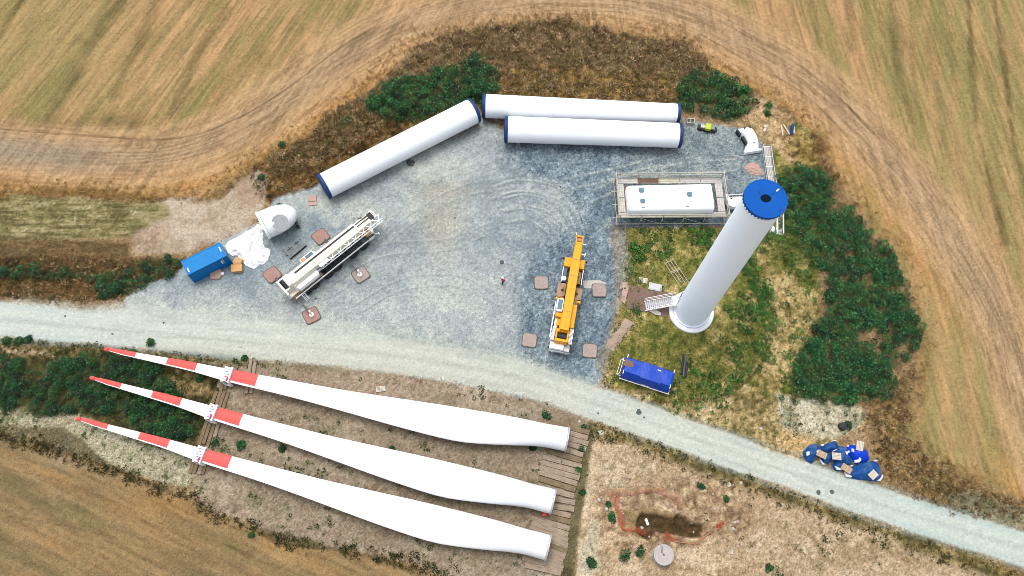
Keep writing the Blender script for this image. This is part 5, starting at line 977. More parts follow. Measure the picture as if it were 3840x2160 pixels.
for y in np.linspace(0, Ws, 4):
    for x in (-e_, Ls+e_): pole('post', (x, y, 0), (x, y, zd+1.15), .05)
    pole('transom', (-e_-.75, y+.05, zd-.12), (.9, y+.05, zd-.12), .05)
for z in (zd+.55, zd+1.1, .35):
    for y in (-e_-.04, Ws+e_+.04): pole('guard_rail', (-.5, y, z), (Ls+.4, y, z), .06)
    for x in (-e_-.04, Ls+e_+.04): pole('guard_rail', (x, -.4, z), (x, Ws+.4, z), .06)
m = MB()
m.tube((xsP[1], -e_, zd), (xsP[2], -e_, .3), .03, n=6); m.tube((xsP[4], -e_, .3), (xsP[3], -e_, zd), .03, n=6)
ts.part('brace', m, M['pole']); m = MB()
m.box(-.02, Ls, -.05, -.02, zd, zd+.15); m.box(-.02, Ls, Ws+.02, Ws+.05, zd, zd+.15); ts.part('toe_boards', m, M['planky'])
# white casting and beams between nacelle and tower
a, b = W('TW', 250, 520, 1.6), W('TW', 640, 640, 1.6)
t = Thing('hub_bracket', 'white curved steel bracket between the scaffold and the standing tower', 'bracket', (a[0], a[1], 0), 0)
q = lambda x, y, z: t.L('TW', x, y, z)
m = MB(); pts = [q(x, y, 1.5) for x, y in ((215, 480), (235, 470), (350, 600), (400, 545), (640, 545), (640, 700), (520, 720), (470, 755), (370, 755), (300, 720), (245, 600))]
m.prism([(p[0], p[1]) for p in pts], .7, 1.5, inset=.03); t.part('casting', m, M['tower'], bevel=.08)
p_ = q(480, 700, 1.5); m = MB(); m.tube((p_[0], p_[1], 1.5), (p_[0], p_[1], 1.62), .32, n=20); t.part('boss', m, M['white']); m = MB(); m.box(pts[4][0]-2.4, pts[4][0], pts[5][1]+.1, pts[4][1]-.1, 0, .7); t.part('stand', m, M['grey'])
a, b = W('TW', 270, 505, .4), W('TW', 700, 480, .4); m = MB(); m.beam((0, 0, .2), (dist(a, b), 0, .2), .2, .3); m.beam((0, -.35, .2), (dist(a, b), -.35, .2), .15, .2)
for i in range(6): x = dist(a, b)*(i+.5)/6; m.beam((x, 0, .2), (x, -.35, .2), .08, .1)
solo('steel_girder', 'pale steel girder lying on the gravel left of the blue tower cover', 'girder', m, M['lgrey'], (a[0], a[1], 0), ang(a, b), bevel=.01)
# ---- long aluminium gangway running behind the tower head
def gangway(lbl, P, Q, wd, ms='lgrey'):
    L = dist(P, Q); t = Thing('gangway', lbl, 'gangway', (P[0], P[1], 0), ang(P, Q)); m = MB()
    for y in (-wd/2, wd/2):
        for z in (.1, .65): m.box(0, L, y-.05, y+.05, z, z+.08)
        k = int(L/.9)
        for i in range(k+1): x = L*i/k; m.box(min(x, L-.05), min(x, L-.05)+.05, y-.03, y+.03, .18, .65)
    t.part('side_truss', m, M[ms]); m = MB()
    for i in range(4): y = -wd/2+.1+(wd-.2)*i/4; m.box(.05, L-.05, y+.02, y+(wd-.2)/4-.02, .2, .25)
    t.part('deck', m, M['plank']); m = MB()
    for i in range(5): x = L*(i+.02)/5; m.box(x, x+.08, -wd/2, wd/2, .25, .30)
    m.box(L-.1, L, -wd/2, wd/2, .25, .30); t.part('cross_bars', m, M['white']); return t
gangway('long grey aluminium gangway running up to the blue-topped tower', mid(W(5, 1520, 733), W(5, 1640, 730)), W('TW', 1180, 420, 0)+np.array([0.1, -1.2, 0]), 1.05)
gangway('short white gangway end sticking out right of the tower, below its blue top', W('TW', 1340, 960, 0), W('TW', 1345, 1350, 0), .8, 'white')
g_ = W('TW', 1195, 1270, 0); m = MB(); m.prism([(-.55, -.35), (.5, -.25), (.45, .5), (.15, .9), (-.1, .4)], 0, .35, inset=.3); solo('white_bag', 'small white bag beside the short gangway end under the tower', 'bag', m, M['sheet'], g_, 0, bevel=.05)

# ---- white cover shell, lime and black equipment, crate, debris top right
cl = [W(5, 1245, 415, .9), W(5, 1300, 560, .9), W(5, 1370, 690, .9), W(5, 1380, 790, .9)]
P, Q = W(5, 1245, 430, .5), W(5, 1375, 790, .5); t = Thing('cover_shell', 'white curved fibreglass cover shell near the upper end of the gangway', 'cover', (P[0], P[1], 0), ang(P, Q)); L = dist(P, Q)
m = MB(); NSx, NSy = 26, 18; vs = []
for off in (0, -.07):
    for i in range(NSx+1):
        u = i/NSx; x = u*L
        bulge = math.sin(math.pi*min(u*1.0, 1))
        yl_ = -1.15+.95*math.sin(math.pi*np.clip((u-.12)/.78, 0, 1))**1.0*.55; yr_ = 1.15 - .12*u
        if u < .12: yl_ = -1.15-.5*(1-u/.12)*.3
        for j in range(NSy+1):
            v = j/NSy; y = yl_+(yr_-yl_)*v; a = math.pi*v
            z = .12+(.95+.25*math.sin(math.pi*u))*math.sin(a)**.55*min(1, .55+3*u)*min(1, .6+4*(1-u)); vs.append((x, y+.25*math.sin(math.pi*u), max(.02, z+off)))
n = NSy+1; K = (NSx+1)*n; fs = [(i*n+j, (i+1)*n+j, (i+1)*n+j+1, i*n+j+1) for i in range(NSx) for j in range(NSy)]; fs += [tuple(K+k for k in reversed(f)) for f in fs]
m.add(vs, fs); t.part('shell', m, M['tower'], smooth=True)
m = MB(); m.box(L-.05, L+.22, -1.2, 1.2, .05, .75); t.part('flange', m, M['white'], bevel=.05)
m = MB(); m.tube((.35, -.3, 1.1), (.35, -.3, 1.3), .12); m.tube((.35, .55, .98), (.35, .55, 1.2), .12); m.tube((L-.8, .2, 1.2), (L-.8, .2, 1.3), .1); t.part('lifting_socket', m, M['black'])
m = MB(); m.beam((.15, -1.2, .4), (1.0, -1.0, .4), .25, .7); m.beam((1.3, -.75, .35), (L-1.2, -.5, .35), .3, .6); t.part('inner_frame', m, M['black'])
P, Q = W(5, 500, 395, .5), W(5, 815, 450, .5); t = Thing('lifting_device', 'black and grey lifting device with a lime yellow middle cover', 'equipment', (P[0], P[1], 0), ang(P, Q)); L = dist(P, Q)
m = MB(); m.prism([(0, -.2), (.3, -.42), (L-.35, -.42), (L, -.1), (L-.2, .42), (.3, .42), (0, .25)], .0, .45); t.part('base', m, M['black'], bevel=.04)
m = MB(); m.box(.35, L*.38, -.28, .28, .45, .75); t.part('housing', m, M['lgrey'], bevel=.06); m = MB(); m.box(L*.62, L-.45, -.3, .3, .45, .8); t.part('housing', m, M['grey'], bevel=.06)
m = MB(); m.box(L*.36, L*.64, -.48, .48, .4, .9); t.part('middle_cover', m, M['lime'], bevel=.06); m = MB(); m.beam((L*.3, -.45, .1), (L*.26, -.75, .06), .08, .1); m.beam((L*.66, -.45, .1), (L*.68, -.8, .06), .08, .1); t.part('foot', m, M['lgrey'])
def pallet(lbl, loc, rz, w_=1.2, d_=.8, ms='pallet', g=None, z=0, fill='palletg'):
    t = Thing('pallet', lbl, 'pallet', (loc[0], loc[1], loc[2] if len(loc) > 2 else z), rz, g); m = MB()
    for i in range(5): y = -d_/2+d_*(i+.5)/5; m.box(-w_/2, w_/2, y-d_*.07, y+d_*.07, .12, .145)
    t.part('top_boards', m, M[ms]); m = MB()
    for x in (-w_/2+.05, 0, w_/2-.05): m.box(x-.05, x+.05, -d_/2, d_/2, .03, .12)
    t.part('bearers', m, M[ms]); m = MB(); m.box(-w_/2+.02, w_/2-.02, -d_/2+.02, d_/2-.02, 0, .025); t.part('bottom_boards', m, M[fill]); return t
pallet('pale wooden pallet on the soil just above the uppermost blade', W('D', 958, 979), R(8), 1.15, .7, 'palletw', fill='timber2')
pallet('small pale pallet in the grass beside the white steel plate', W(3, 468, 1312), R(-10), 1.1, .75, 'palletw', fill='timber2')
t = Thing('wooden_crate', 'small open wooden crate with dark contents right of the tower sections', 'crate', W(5, 372, 340), R(-4)); m = MB()
for a in ((-.55, .55, -.4, -.33), (-.55, .55, .33, .4), (-.55, -.48, -.33, .33), (.48, .55, -.33, .33)): m.box(*a, 0, .5)
m.box(-.03, .03, -.33, .33, .3, .5); t.part('sides', m, M['palletw']); m = MB(); m.box(-.48, .48, -.33, .33, .02, .3); t.part('contents', m, M['dark'])
m = MB(); m.box(-.85, .85, -.5, .5, 0, .12); m.box(-.7, .7, -.4, .4, .12, .16); solo('steel_plate', 'white rectangular steel plate in the grass above the entry stair', 'plate', m, M['lgrey'], W(3, 600, 1383), R(-12), bevel=.03)
# scaffold frames lying in the grass
P, Q = W(3, 735, 1095), W(3, 905, 1350); t = Thing('tube_bundle', 'bundle of pale scaffold tubes lying in the grass left of the tower', 'scaffold tubes', (P[0], P[1], 0), ang(P, Q)); L = dist(P, Q)
for i in range(4):
    m = MB(); y = -.65+.42*i; m.tube((random.uniform(-.3, .2), y, .3), (L+random.uniform(-.4, .6), y, .3), .04, n=6); t.part('tube', m, M['pole'])
m = MB(); m.tube((L*.45, -.75, .36), (L*.45, .8, .36), .035, n=6); m.tube((L*.5, -.75, .36), (L*.5, .8, .36), .03, n=6); m.tube((.3, -.7, .36), (.3, .7, .36), .03, n=6); m.tube((L*.8, -.7, .36), (L*.8, .7, .36), .03, n=6); t.part('cross_tube', m, M['pole'])
P, Q = W(4, 762, 1010), W(4, 738, 1230); t = Thing('pipe_bundle', 'three dark pipes lying side by side right of the blue trailer', 'pipes', (P[0], P[1], 0), ang(P, Q)); L = dist(P, Q)
for i, (a, b) in enumerate(((0, .9), (.05, 1), (.3, .98))): m = MB(); m.tube((L*a, -.28+.28*i, .35), (L*b, -.28+.28*i, .35), .12, n=10); t.part('pipe', m, M['black'] if i != 1 else M['dark'])
m = MB(); m.box(L*.3, L*.34, -.45, .45, .1, .24); m.box(L*.8, L*.84, -.45, .45, .1, .24); t.part('bearer', m, M['timber2'])
# brown rubber sheet and sandy tarps
ol, lc = outline(4, [(205, 320), (330, 330), (400, 375), (560, 380), (650, 400), (720, 480), (590, 600), (585, 635), (520, 620), (470, 580), (360, 580), (178, 545), (190, 450)]); m = MB(); m.prism(ol, 0, .07); solo('rubber_sheet', 'flat brown rubber sheet under the foot of the entry stair', 'sheet', m, M['mattb'], (lc[0], lc[1], .03), bevel=.02)
ol, lc = outline(4, [(165, 640), (260, 690), (230, 740), (180, 800), (130, 870), (90, 920), (60, 970), (5, 945), (-20, 900), (0, 860), (40, 830), (80, 760), (120, 700)]); solo('brown_tarp', 'crumpled sandy brown tarp left of the tower, above the blue trailer', 'tarp', drape(ol, .25, .3, 9, 12, 70, 1.2, 3), M['tarpb'], lc, smooth=True)
ol, lc = outline(4, [(400, 572), (470, 560), (520, 590), (520, 620), (470, 615)]); m = MB(); m.prism(ol, 0, .12); solo('stone_slab', 'small pale stone slab at the edge of the brown rubber sheet', 'slab', m, M['stone'], (lc[0], lc[1], .1), bevel=.02)
ol, lc = outline(4, [(140, 290), (200, 285), (205, 340), (180, 440), (165, 500), (130, 470), (140, 380)]); m = MB(); m.prism(ol, 0, .08); solo('concrete_slab', 'pale sandy slab between the gravel and the brown rubber sheet', 'slab', m, M['padp'], (lc[0], lc[1], .0), bevel=.02)
m = MB(); ol, lc = outline(2, [(640, 490), (790, 485), (850, 510), (860, 600), (790, 590), (720, 560), (650, 560)]); tag(build(drape(ol, .035, .02, 5, 6, 50, 2, 6, .01), 'white_spill', M['stone'], None, (lc[0], lc[1], .02), smooth=True), 'patch of spilled white powder between the yellow crane and its right mat', 'spill')

# ---- blue covered trailer
zq = 2.5; c1, c2_, c3_, c4 = W('BT', 430, 655, zq), W('BT', 1790, 1090, zq), W('BT', 1920, 640, zq), W('BT', 560, 190, zq)
a, b = mid(c1, c4), mid(c2_, c3_); rz = ang(a, b); ce = mid(c1, c2_, c3_, c4); L = dist(a, b)+.1; Wt = dist(mid(c1, c2_), mid(c4, c3_))+.35
t = Thing('covered_trailer', 'blue tarpaulin-covered trailer between the road and the grass', 'trailer', (ce[0], ce[1], 0), rz); h, w_ = L/2, Wt/2; print('trailer', L, Wt)
lo4 = [(-h-.05, -w_-.06), (h+.05, -w_-.06), (h+.05, w_+.06), (-h-.05, w_+.06)]
m = MB()
def grid_cover():
    nx, ny = 40, 20; V = []
    for i in range(nx+1):
        for j in range(ny+1):
            u, v = i/nx, j/ny; x = -h+L*u; y = -w_+Wt*v; e = min(v, 1-v)*Wt
            nar = .38 if .33 < u < .80 else .0; edge_h = np.clip(e/.22, 0, 1)
            k_ = 1 if .33 < u < .8 else 0
            drop = (.75*(1-np.clip((e-.02)/.34, 0, 1))) if not k_ else (.75*(1-np.clip(e/.2, 0, 1)))
            z = 2.5-drop+.10*(fbm(np.array([x*.9+50]), np.array([y*.9]), 3)[0]-.5)-.06*abs(v-.5)
            if i in (0, nx): z -= .12
            V.append((x, y, z))
    fs = [(i*(ny+1)+j, (i+1)*(ny+1)+j, (i+1)*(ny+1)+j+1, i*(ny+1)+j+1) for i in range(nx) for j in range(ny)]
    brd = [i*(ny+1) for i in range(nx+1)]+[nx*(ny+1)+j for j in range(1, ny+1)]+[i*(ny+1)+ny for i in range(nx-1, -1, -1)]+[j for j in range(ny-1, 0, -1)]
    b0 = len(V); V += [(V[k][0]*1.015, V[k][1]*1.04, .75) for k in brd]; n = len(brd); fs += [(brd[(i+1) % n], brd[i], b0+i, b0+(i+1) % n) for i in range(n)]
    m.add(V, fs)
grid_cover(); cv = t.part('tarpaulin', m, M['tarpblue'], smooth=True)
p_ = t.L('BT', 600, 410, 2.5); m = MB(); m.prism([(p_[0]-.6, p_[1]-.42), (p_[0]+.3, p_[1]-.42), (p_[0]+.6, p_[1]-.2), (p_[0]+.6, p_[1]+.25), (p_[0]+.3, p_[1]+.42), (p_[0]-.6, p_[1]+.42)], 2.42, 2.56); t.part('dark_patch', m, M['mattb'], parent=cv, bevel=.04)
p_ = t.L('BT', 1470, 605, 2.5); m = MB(); m.beam((p_[0]-.22, p_[1], 2.56), (p_[0]+.22, p_[1]-.03, 2.56), .1, .04); t.part('white_label', m, M['white'], parent=cv)
m = MB(); m.box(-h-.05, h+.08, -w_-.16, -w_-.08, .62, .74); m.box(-h-.05, h+.08, w_+.08, w_+.16, .62, .74); m.box(h+.06, h+.14, -w_-.16, w_+.16, .62, .74)
for x in np.linspace(-h, h, 9): m.tube((x, -w_-.12, .72), (x, -w_-.03, 1.0), .02, n=5)
m.beam((-.3, -w_-.13, 1.0), (.6, -w_-.13, 1.0), .05, .08); t.part('side_rail', m, M['white'])
m = MB(); m.box(-h, h, -w_+.1, w_-.1, .5, .62); t.part('bed', m, M['dark'])
m = MB(); m.box(-h-.55, -h-.50, -w_+.1, w_-.3, 1.0, 1.05); m.box(-h-.3, -h-.25, -w_+.1, w_-.3, 1.9, 1.95)
for y in (-w_+.1, w_-.35): m.box(-h-.55, -h, y, y+.05, 1.0, 1.05); m.beam((-h-.52, y+.03, 1.03), (-h-.27, y+.03, 1.93), .05, .05)
t.part('front_frame', m, M['white'])
for x in (-h+1.1, h-1.3):
    for y in (-w_+.35, w_-.35): wheel(t, x, y, .45, .28)
for x, y in ((-h+.1, w_-.1), (-h+.1, -w_+.3), (h-.1, w_-.15), (h-.12, -w_+.35)): m = MB(); m.box(x-.04, x+.04, y-.22, y+.22, 2.0, 2.46); t.part('corner_strap', m, M['white'], parent=cv)

# ---- pile of blue bags with pallets
def bag(lbl, pts, hgt, ms, seed, flaps=()):
    ol, lc = outline(7, pts, .3); t = Thing('blue_bag', lbl, 'tarpaulin', lc, 0, 'blue tarpaulins piled by the road'); t.part('tarpaulin', drape(ol, hgt, .4, seed, 14, 80, .95, 2.2, .05), M[ms], smooth=True)
    for fp in flaps:
        f2 = [t.L(7, x, y, .35) for x, y in fp]; cx = mid(*f2); zz = [hgt*.25]; m = MB(); rr_ = max(math.hypot(p[0], p[1]) for p in ol); dd = min(1, math.hypot(cx[0], cx[1])/rr_); z0 = max(.1, hgt*(1-dd**2.2)); m.prism([(p[0], p[1]) for p in f2], max(.02, z0-.15), z0+.14, inset=.15); t.part('white_flap', m, M['sheet'], bevel=.03)
    return t
bag('dark blue tarpaulin heap at the left end of the pile', [(340, 600), (400, 530), (500, 455), (650, 455), (700, 540), (660, 680), (600, 760), (520, 850), (400, 790), (350, 700)], .9, 'bagblue', 1, [((370, 625), (430, 610), (435, 690), (385, 715)), ((560, 610), (600, 600), (610, 635), (570, 640))])
bag('worn blue tarpaulin heap at the top of the pile', [(700, 500), (830, 430), (990, 380), (1050, 470), (1040, 560), (900, 610), (780, 640), (710, 590)], .8, 'bagblue', 2, [((690, 460), (745, 455), (740, 500), (700, 500)), ((895, 605), (980, 570), (990, 580), (910, 620)), ((900, 395), (990, 375), (1000, 390), (905, 410))])
bag('dark blue tarpaulin heap in the middle of the pile', [(690, 640), (800, 620), (900, 640), (940, 700), (900, 800), (860, 860), (760, 850), (690, 770)], .8, 'bagblue', 3, [((670, 740), (760, 850), (820, 862), (740, 870), (690, 800))])
bag('blue tarpaulin heap under the middle pallet', [(900, 620), (1050, 480), (1200, 510), (1230, 620), (1340, 760), (1330, 860), (1200, 890), (1050, 860), (920, 780)], 1.0, 'bagblue', 4, [((1130, 620), (1175, 630), (1185, 695), (1160, 690)), ((1185, 610), (1225, 600), (1230, 650), (1195, 650))])
bag('brightest blue tarpaulin heap at the upper right of the pile', [(1220, 500), (1340, 455), (1400, 520), (1560, 520), (1650, 620), (1690, 760), (1640, 800), (1500, 830), (1400, 850), (1330, 760), (1230, 640)], 1.0, 'bagbright', 5, [((1340, 790), (1430, 780), (1440, 720), (1480, 780), (1440, 840), (1350, 850)), ((1285, 550), (1330, 580), (1330, 640), (1290, 620)), ((1225, 475), (1270, 480), (1260, 510), (1230, 505)), ((1330, 455), (1360, 460), (1355, 485), (1335, 480))])
bag('dark blue tarpaulin heap with white lining at the bottom middle of the pile', [(920, 850), (1000, 790), (1140, 800), (1200, 890), (1160, 960), (1100, 1000), (1000, 990), (940, 920)], .7, 'bagblue', 6, [((950, 900), (1020, 940), (1110, 960), (1110, 985), (1000, 985))])
bag('largest grey-blue tarpaulin heap at the lower right end of the pile', [(1150, 1010), (1300, 940), (1400, 860), (1600, 810), (1750, 785), (1870, 840), (1920, 1000), (1920, 1120), (1850, 1210), (1700, 1190), (1450, 1170), (1250, 1130)], 1.0, 'bagblue', 7, [((1720, 780), (1800, 790), (1810, 810), (1750, 820)), ((1160, 1010), (1220, 1060), (1320, 1110), (1310, 1130), (1200, 1120)), ((1910, 1070), (1920, 1130), (1860, 1210), (1790, 1210), (1870, 1150)), ((1255, 900), (1320, 885), (1290, 920))])
for lb, x, y, r_, w2, d2, z_, ms in (('brown slatted pallet on the left blue tarpaulins', 700, 668, -28, 1.15, .8, .85, 'pallet'), ('pale slatted pallet on the middle blue tarpaulins', 1000, 705, -5, 1.05, .85, 1.05, 'palletw'), ('brown slatted pallet tilted over the bottom blue tarpaulins', 1200, 955, -38, 1.2, .8, .75, 'pallet'), ('nearly white pallet leaning on the brightest blue tarpaulins', 1468, 498, 75, 1.15, .85, .9, 'palletw'), ('square pale pallet on the largest grey-blue tarpaulin', 1735, 1078, 38, .98, .85, .85, 'palletw')):
    pallet(lb, W(7, x, y, z_), R(r_), w2, d2, ms, 'pallets weighing down the blue tarpaulins', fill='palletg' if ms == 'pallet' else 'pallet')

# ---- wooden cable reel, pit netting, bottles in the pit
p_ = W(8, 1198, 1168, 1.0); t = Thing('cable_reel', 'large round pale cable reel lying flat near the pit', 'cable reel', (p_[0], p_[1], .05), 0)
rr_ = dist(W(8, 1063, 1165, 1.0), W(8, 1333, 1165, 1.0))/2; m = MB(); m.lathe((0, 0, .9), (0, 0, 1), [(0, rr_), (.1, rr_), (.1, .12), (.02, .1), (.02, .01)], 48); t.part('top_disc', m, M['spoolm'])
m = MB(); m.lathe((0, 0, .86), (0, 0, 1), [(0, rr_+.02), (.08, rr_+.02)], 48); t.part('rim', m, M['edge']); m = MB(); m.lathe((0, 0, 0), (0, 0, 1), [(0, rr_), (.1, rr_), (.1, .3)], 48); t.part('bottom_disc', m, M['spoolm']); m = MB(); m.lathe((0, 0, .1), (0, 0, 1), [(0, rr_*.55), (.78, rr_*.55)], 32); t.part('drum', m, M['timber2'])
m = MB(); m.box(-.28, -.22, .15, rr_*.9, 1.0, 1.03); m.box(-.12, -.08, .1, rr_*.85, 1.0, 1.02); t.part('batten', m, M['edge'])
def netting(lbl, pts, hgt, ms, lean=.5, posts=True, z=0):
    w_ = [W(8, x, y, z) for x, y in pts]; c = w_[0]; P = catmull(np.array([[p[0]-c[0], p[1]-c[1]] for p in w_]), 6); t = Thing('safety_net', lbl, 'safety net', (c[0], c[1], 0), 0); m = MB(); NR = 6
    N_ = len(P); d = np.gradient(P, axis=0); nr = np.stack([-d[:, 1], d[:, 0]], 1)/np.maximum(np.hypot(d[:, 0], d[:, 1]), 1e-6)[:, None]
    hh = hgt*(.7+.5*fbm(P[:, 0]*.8+3, P[:, 1]*.8, 2)); ln = lean*.7*(fbm(P[:, 0]*.7, P[:, 1]*.7+8, 2)*2-.4)
    pt = lambda i, k: (P[i, 0]+nr[i, 0]*ln[i]*k, P[i, 1]+nr[i, 1]*ln[i]*k, .05+hh[i]*k+hsm(P[i, 0]+c[0], P[i, 1]+c[1]))
    for k in np.linspace(.02, 1, NR):
        for i in range(N_-1): m.beam(pt(i, k), pt(i+1, k), .03, .03)
    for i in range(0, N_): m.beam(pt(i, 0), pt(i, 1), .02, .02)
    for i in range(N_-1): pass
    t.part('mesh', m, M[ms])
    if posts:
        m = MB()
        for i in range(0, N_, 6): a = pt(i, 0); m.tube((a[0], a[1], a[2]-.2), (a[0]+.05, a[1], a[2]+hgt*1.2), .025, n=6)
        t.part('posts', m, M['timber2'])
    return t
netting('faded orange safety net in an arc above the pit', [(490, 440), (560, 405), (750, 385), (980, 350), (1100, 355), (1200, 395), (1300, 440), (1365, 500), (1372, 555)], .75, 'netp', 1.1)
netting('collapsed orange safety net along the left side of the pit', [(500, 430), (540, 520), (570, 620), (600, 730), (620, 800), (660, 850), (800, 870), (880, 890), (960, 905)], .5, 'net', 1.1, False)
netting('torn piece of orange safety net at the lower edge of the pit', [(1180, 960), (1240, 985), (1290, 975), (1330, 1000)], .45, 'net', 1.0, False)
netting('crumpled heap of orange safety net at the right of the pit', [(1870, 820), (1890, 850), (1920, 840), (1960, 790), (1985, 772)], .5, 'net', .8, False)
P_ = [W(8, x, y, .05) for x, y in ((1300, 985), (1620, 1030), (1700, 960), (1870, 825))]; m = MB(); c = P_[0]
for a, b in zip(P_, P_[1:]): m.tube(tuple(a-c+[0, 0, .1]), tuple(b-c+[0, 0, .1]), .06, n=6)
solo('barrier_tape', 'thin orange barrier tape along the lower right edge of the pit', 'tape', m, M['netp'], (c[0], c[1], .05))
for x, y, lb in ((965, 712, 'upper white jug standing in the pit'), (980, 755, 'lower white jug lying in the pit')):
    p_ = W(8, x, y, -.6); m = MB(); m.box(-.14, .14, -.2, .2, 0, .5); m.tube((0, .1, .5), (0, .1, .6), .06); solo('white_jug', lb, 'jug', m, M['white'], (p_[0], p_[1], hsm(p_[0], p_[1])), .3, bevel=.05)
# ---- person on the gravel
p_ = W('D', 1264, 711.5)
def person():
    t = Thing('person', 'person in white helmet and dark red jacket walking alone on the gravel', 'person', (p_[0], p_[1], 0), R(60))
    J = [(0, 0, .95), (0, 0, 1.15), (0, 0, 1.42), (0, 0, 1.52), (.02, 0, 1.66), (0, .19, 1.42), (.05, .27, 1.15), (.25, .24, .98), (0, -.19, 1.42), (-.08, -.27, 1.15), (.08, -.30, .92), (0, .09, .92), (.16, .10, .50), (.22, .10, .07), (.36, .10, .04), (0, -.09, .92), (-.08, -.10, .50), (-.26, -.10, .09), (-.13, -.10, .04)]
    E_ = [(0, 1), (1, 2), (2, 3), (3, 4), (2, 5), (5, 6), (6, 7), (2, 8), (8, 9), (9, 10), (0, 11), (11, 12), (12, 13), (13, 14), (0, 15), (15, 16), (16, 17), (17, 18)]
    rad = [.15, .14, .16, .06, .10, .09, .06, .04, .09, .06, .04, .10, .075, .055, .045, .10, .075, .055, .045]
    me = bpy.data.meshes.new('body'); me.from_pydata(J, E_, []); o_ = link('body', me, t.o); sk = o_.modifiers.new('skin', 'SKIN'); 
    for i, r_ in enumerate(rad): me.skin_vertices[0].data[i].radius = (r_, r_)
    me.skin_vertices[0].data[0].use_root = True; o_.modifiers.new('sub', 'SUBSURF').levels = 1; o_.modifiers['sub'].render_levels = 2; me.materials.append(M['skin'])
    m = MB(); m.lathe((0, 0, .92), (0, 0, 1), [(0, .20), (.2, .19), (.4, .23), (.52, .20), (.58, .10)], 20); 
    for a, b in (((0, .19, 1.44), (.05, .27, 1.15)), ((.05, .27, 1.15), (.22, .245, 1.0)), ((0, -.19, 1.44), (-.08, -.27, 1.15)), ((-.08, -.27, 1.15), (.06, -.295, .95))): m.tube(a, b, .115, .085, n=10)
    t.part('jacket', m, M['redcl'], smooth=True); m = MB(); m.lathe((0, 0, 1.14), (0, 0, 1), [(0, .225), (.07, .235)], 20); t.part('reflective_band', m, M['pinkcl'])
    m = MB()
    for a, b, r0, r1 in (((0, .09, .95), (.16, .10, .5), .13, .10), ((.16, .1, .5), (.22, .1, .1), .10, .08), ((0, -.09, .95), (-.08, -.1, .5), .13, .10), ((-.08, -.1, .5), (-.25, -.1, .12), .10, .08)): m.tube(a, b, r0, r1, n=10)
    t.part('trousers', m, M['navy'], smooth=True); m = MB(); m.lathe((.02, 0, 1.68), (0, 0, 1), [(-.02, .17), (0, .15), (.06, .145), (.12, .10), (.15, .01)], 20); t.part('helmet', m, M['white'], smooth=True)
    m = MB()
    for x, y in ((.29, .1), (-.19, -.1)): m.box(x-.13, x+.14, y-.055, y+.055, 0, .11)
    t.part('shoes', m, M['black'], bevel=.03)
person()
# ---- stones, litter, covers on the road
def rock(lbl, k, x, y, r_, ms='stone', name='stone', cat='stone', g=None, hh=.5):
    m = MB(); n = 9; rs = random.Random(int(x*7+y)); a0 = rs.random()
    pr = [(r_*rs.uniform(.7, 1.15)*math.cos(a0+2*math.pi*i/n), r_*rs.uniform(.7, 1.15)*math.sin(a0+2*math.pi*i/n)) for i in range(n)]; m.prism(pr, -.05, r_*hh, inset=.35); p = W(k, x, y); solo(name, lbl, cat, m, M[ms], (p[0], p[1], hsm(p[0], p[1])), 0, g, bevel=r_*.1)
rock('flat dark grey lump on the road, left one of the pair by the blue tarpaulins', 'D', 2059, 1239, .38, 'drain', hh=.12); rock('flat dark grey lump on the road, right one of the pair by the blue tarpaulins', 'D', 2093, 1238, .33, 'drain', hh=.2); rock('flat dark grey lump on the road below the blue trailer', 'D', 1607, 1037, .45, 'drain', hh=.12)
rock('dark brown pit-like lump against the slanting tower section', 'T2', 1130, 900, .75, 'dark', hh=.12); rock('small dark stone on the gravel above the person', 'Y', 993, 738, .3, 'dark')
rock('white stone on the road above the uppermost blade', 'D', 606, 871, .22, 'stone'); rock('white stone in the sand above the road', 'D', 1914, 1078, .25); rock('white stone at the top of the timber platform', 'B5', 598, 178, .25); rock('white flat stone right of the timber platform top', 'B5', 775, 270, .45, hh=.3)
for x, y in ((254, 719), (262, 731)): rock('white litter in the dark shrubs by the road', 'D', x, y, .2, 'sheet', 'litter', 'litter', 'white litter in the shrubs')
for x, y in ((164, 795), (412, 812), (283, 840), (795, 751), (720, 700), (1145, 548), (1290, 400), (1410, 470), (1450, 640), (1620, 1050), (1505, 1040)): rock('small dark stone lying alone on the gravel', 'D', x, y, .16, 'drain', 'stone', 'stone', 'small dark stones on the gravel')
rs = random.Random(4); names = []
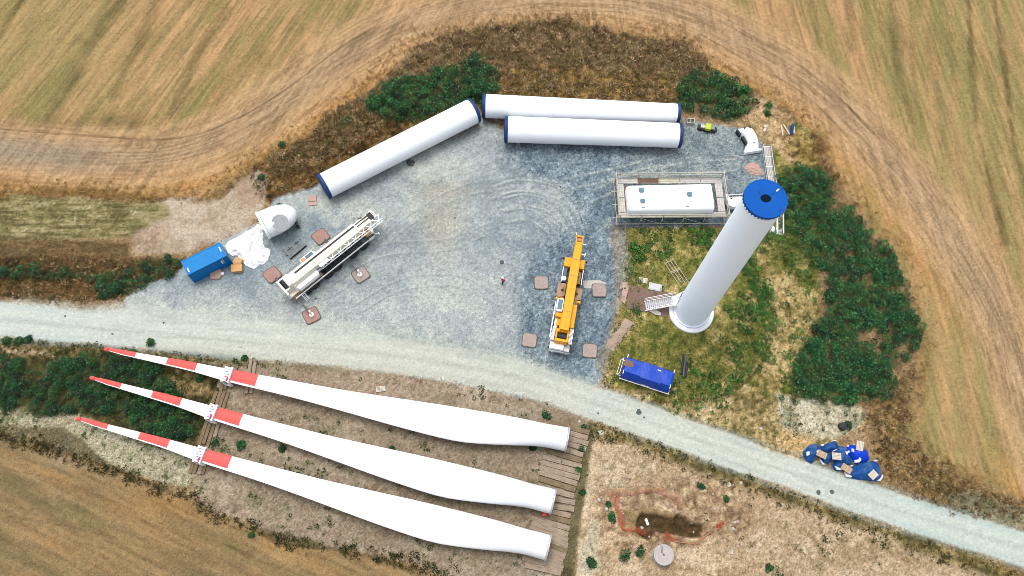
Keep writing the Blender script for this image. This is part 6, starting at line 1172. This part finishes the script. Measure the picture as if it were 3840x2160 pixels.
for i in range(46):
    x, y = rs.uniform(1500, 1880), rs.uniform(1200, 1400); q = W('D', x, y)
    rock('pale stone among the rubble round the pit', 'D', x, y, rs.uniform(.12, .28), 'padp' if rs.random() < .6 else 'stone', 'stone', 'stone', 'pale stones round the pit')
for i in range(30):
    x, y = rs.uniform(380, 860), rs.uniform(880, 1180)
    if 0: pass
# debris top right: dark blue jacket-like bag, planks
m = MB(); ol, lc = outline('N2', [(700, 640), (850, 650), (800, 1150), (700, 1260), (600, 1200), (590, 850)]); solo('dark_blue_bag', 'dark blue bag lying by the small shrub right of the white cover shell', 'bag', drape(ol, .4, .2, 12, 8, 40, 2, 2), M['dkblue'], lc, smooth=True)
for (a, b, lb) in (((260, 680), (590, 1220), 'pale board leaning left of the dark blue bag'), ((150, 740), (230, 1280), 'wide pale board left of the dark blue bag'), ((830, 800), (830, 1150), 'short pale board right of the dark blue bag')):
    P, Q = W('N2', *a, .1), W('N2', *b, .1); m = MB(); m.box(0, dist(P, Q), -.08, .08, 0, .06); solo('wooden_board', lb, 'board', m, M['palletw'], (P[0], P[1], hsm(P[0], P[1])+.1), ang(P, Q))
P, Q = W(5, 1590, 395, .1), W(5, 1550, 490, .1); m = MB(); m.box(0, dist(P, Q), -.15, .15, 0, .2); m.box(0, .4, -.3, .15, .2, .3); solo('wooden_board', 'short white board on the sand right of the white cover shell', 'board', m, M['palletw'], (P[0], P[1], hsm(P[0], P[1])+.05), ang(P, Q))
ol, lc = outline(5, [(1240, 1060), (1290, 1000), (1380, 970), (1470, 1010), (1510, 1090), (1560, 1170), (1460, 1185), (1360, 1180), (1300, 1130)]); solo('sand_heap', 'sandy heap of rubble beside the upper part of the gangway', 'sand heap', drape(ol, .3, .35, 21, 12, 70, 2.2, 1.5, .02), M['padp'], lc)
m = MB(); q = W(7, 1110, 110); m.lathe((0, 0, 0), (0, 0, 1), [(0, .5), (.5, .45), (.7, .2), (.72, .01)], 12); solo('black_bin', 'black lump standing in the grass above the blue tarpaulins', 'bin', m, M['black'], (q[0], q[1], 0), 0, smooth=True)
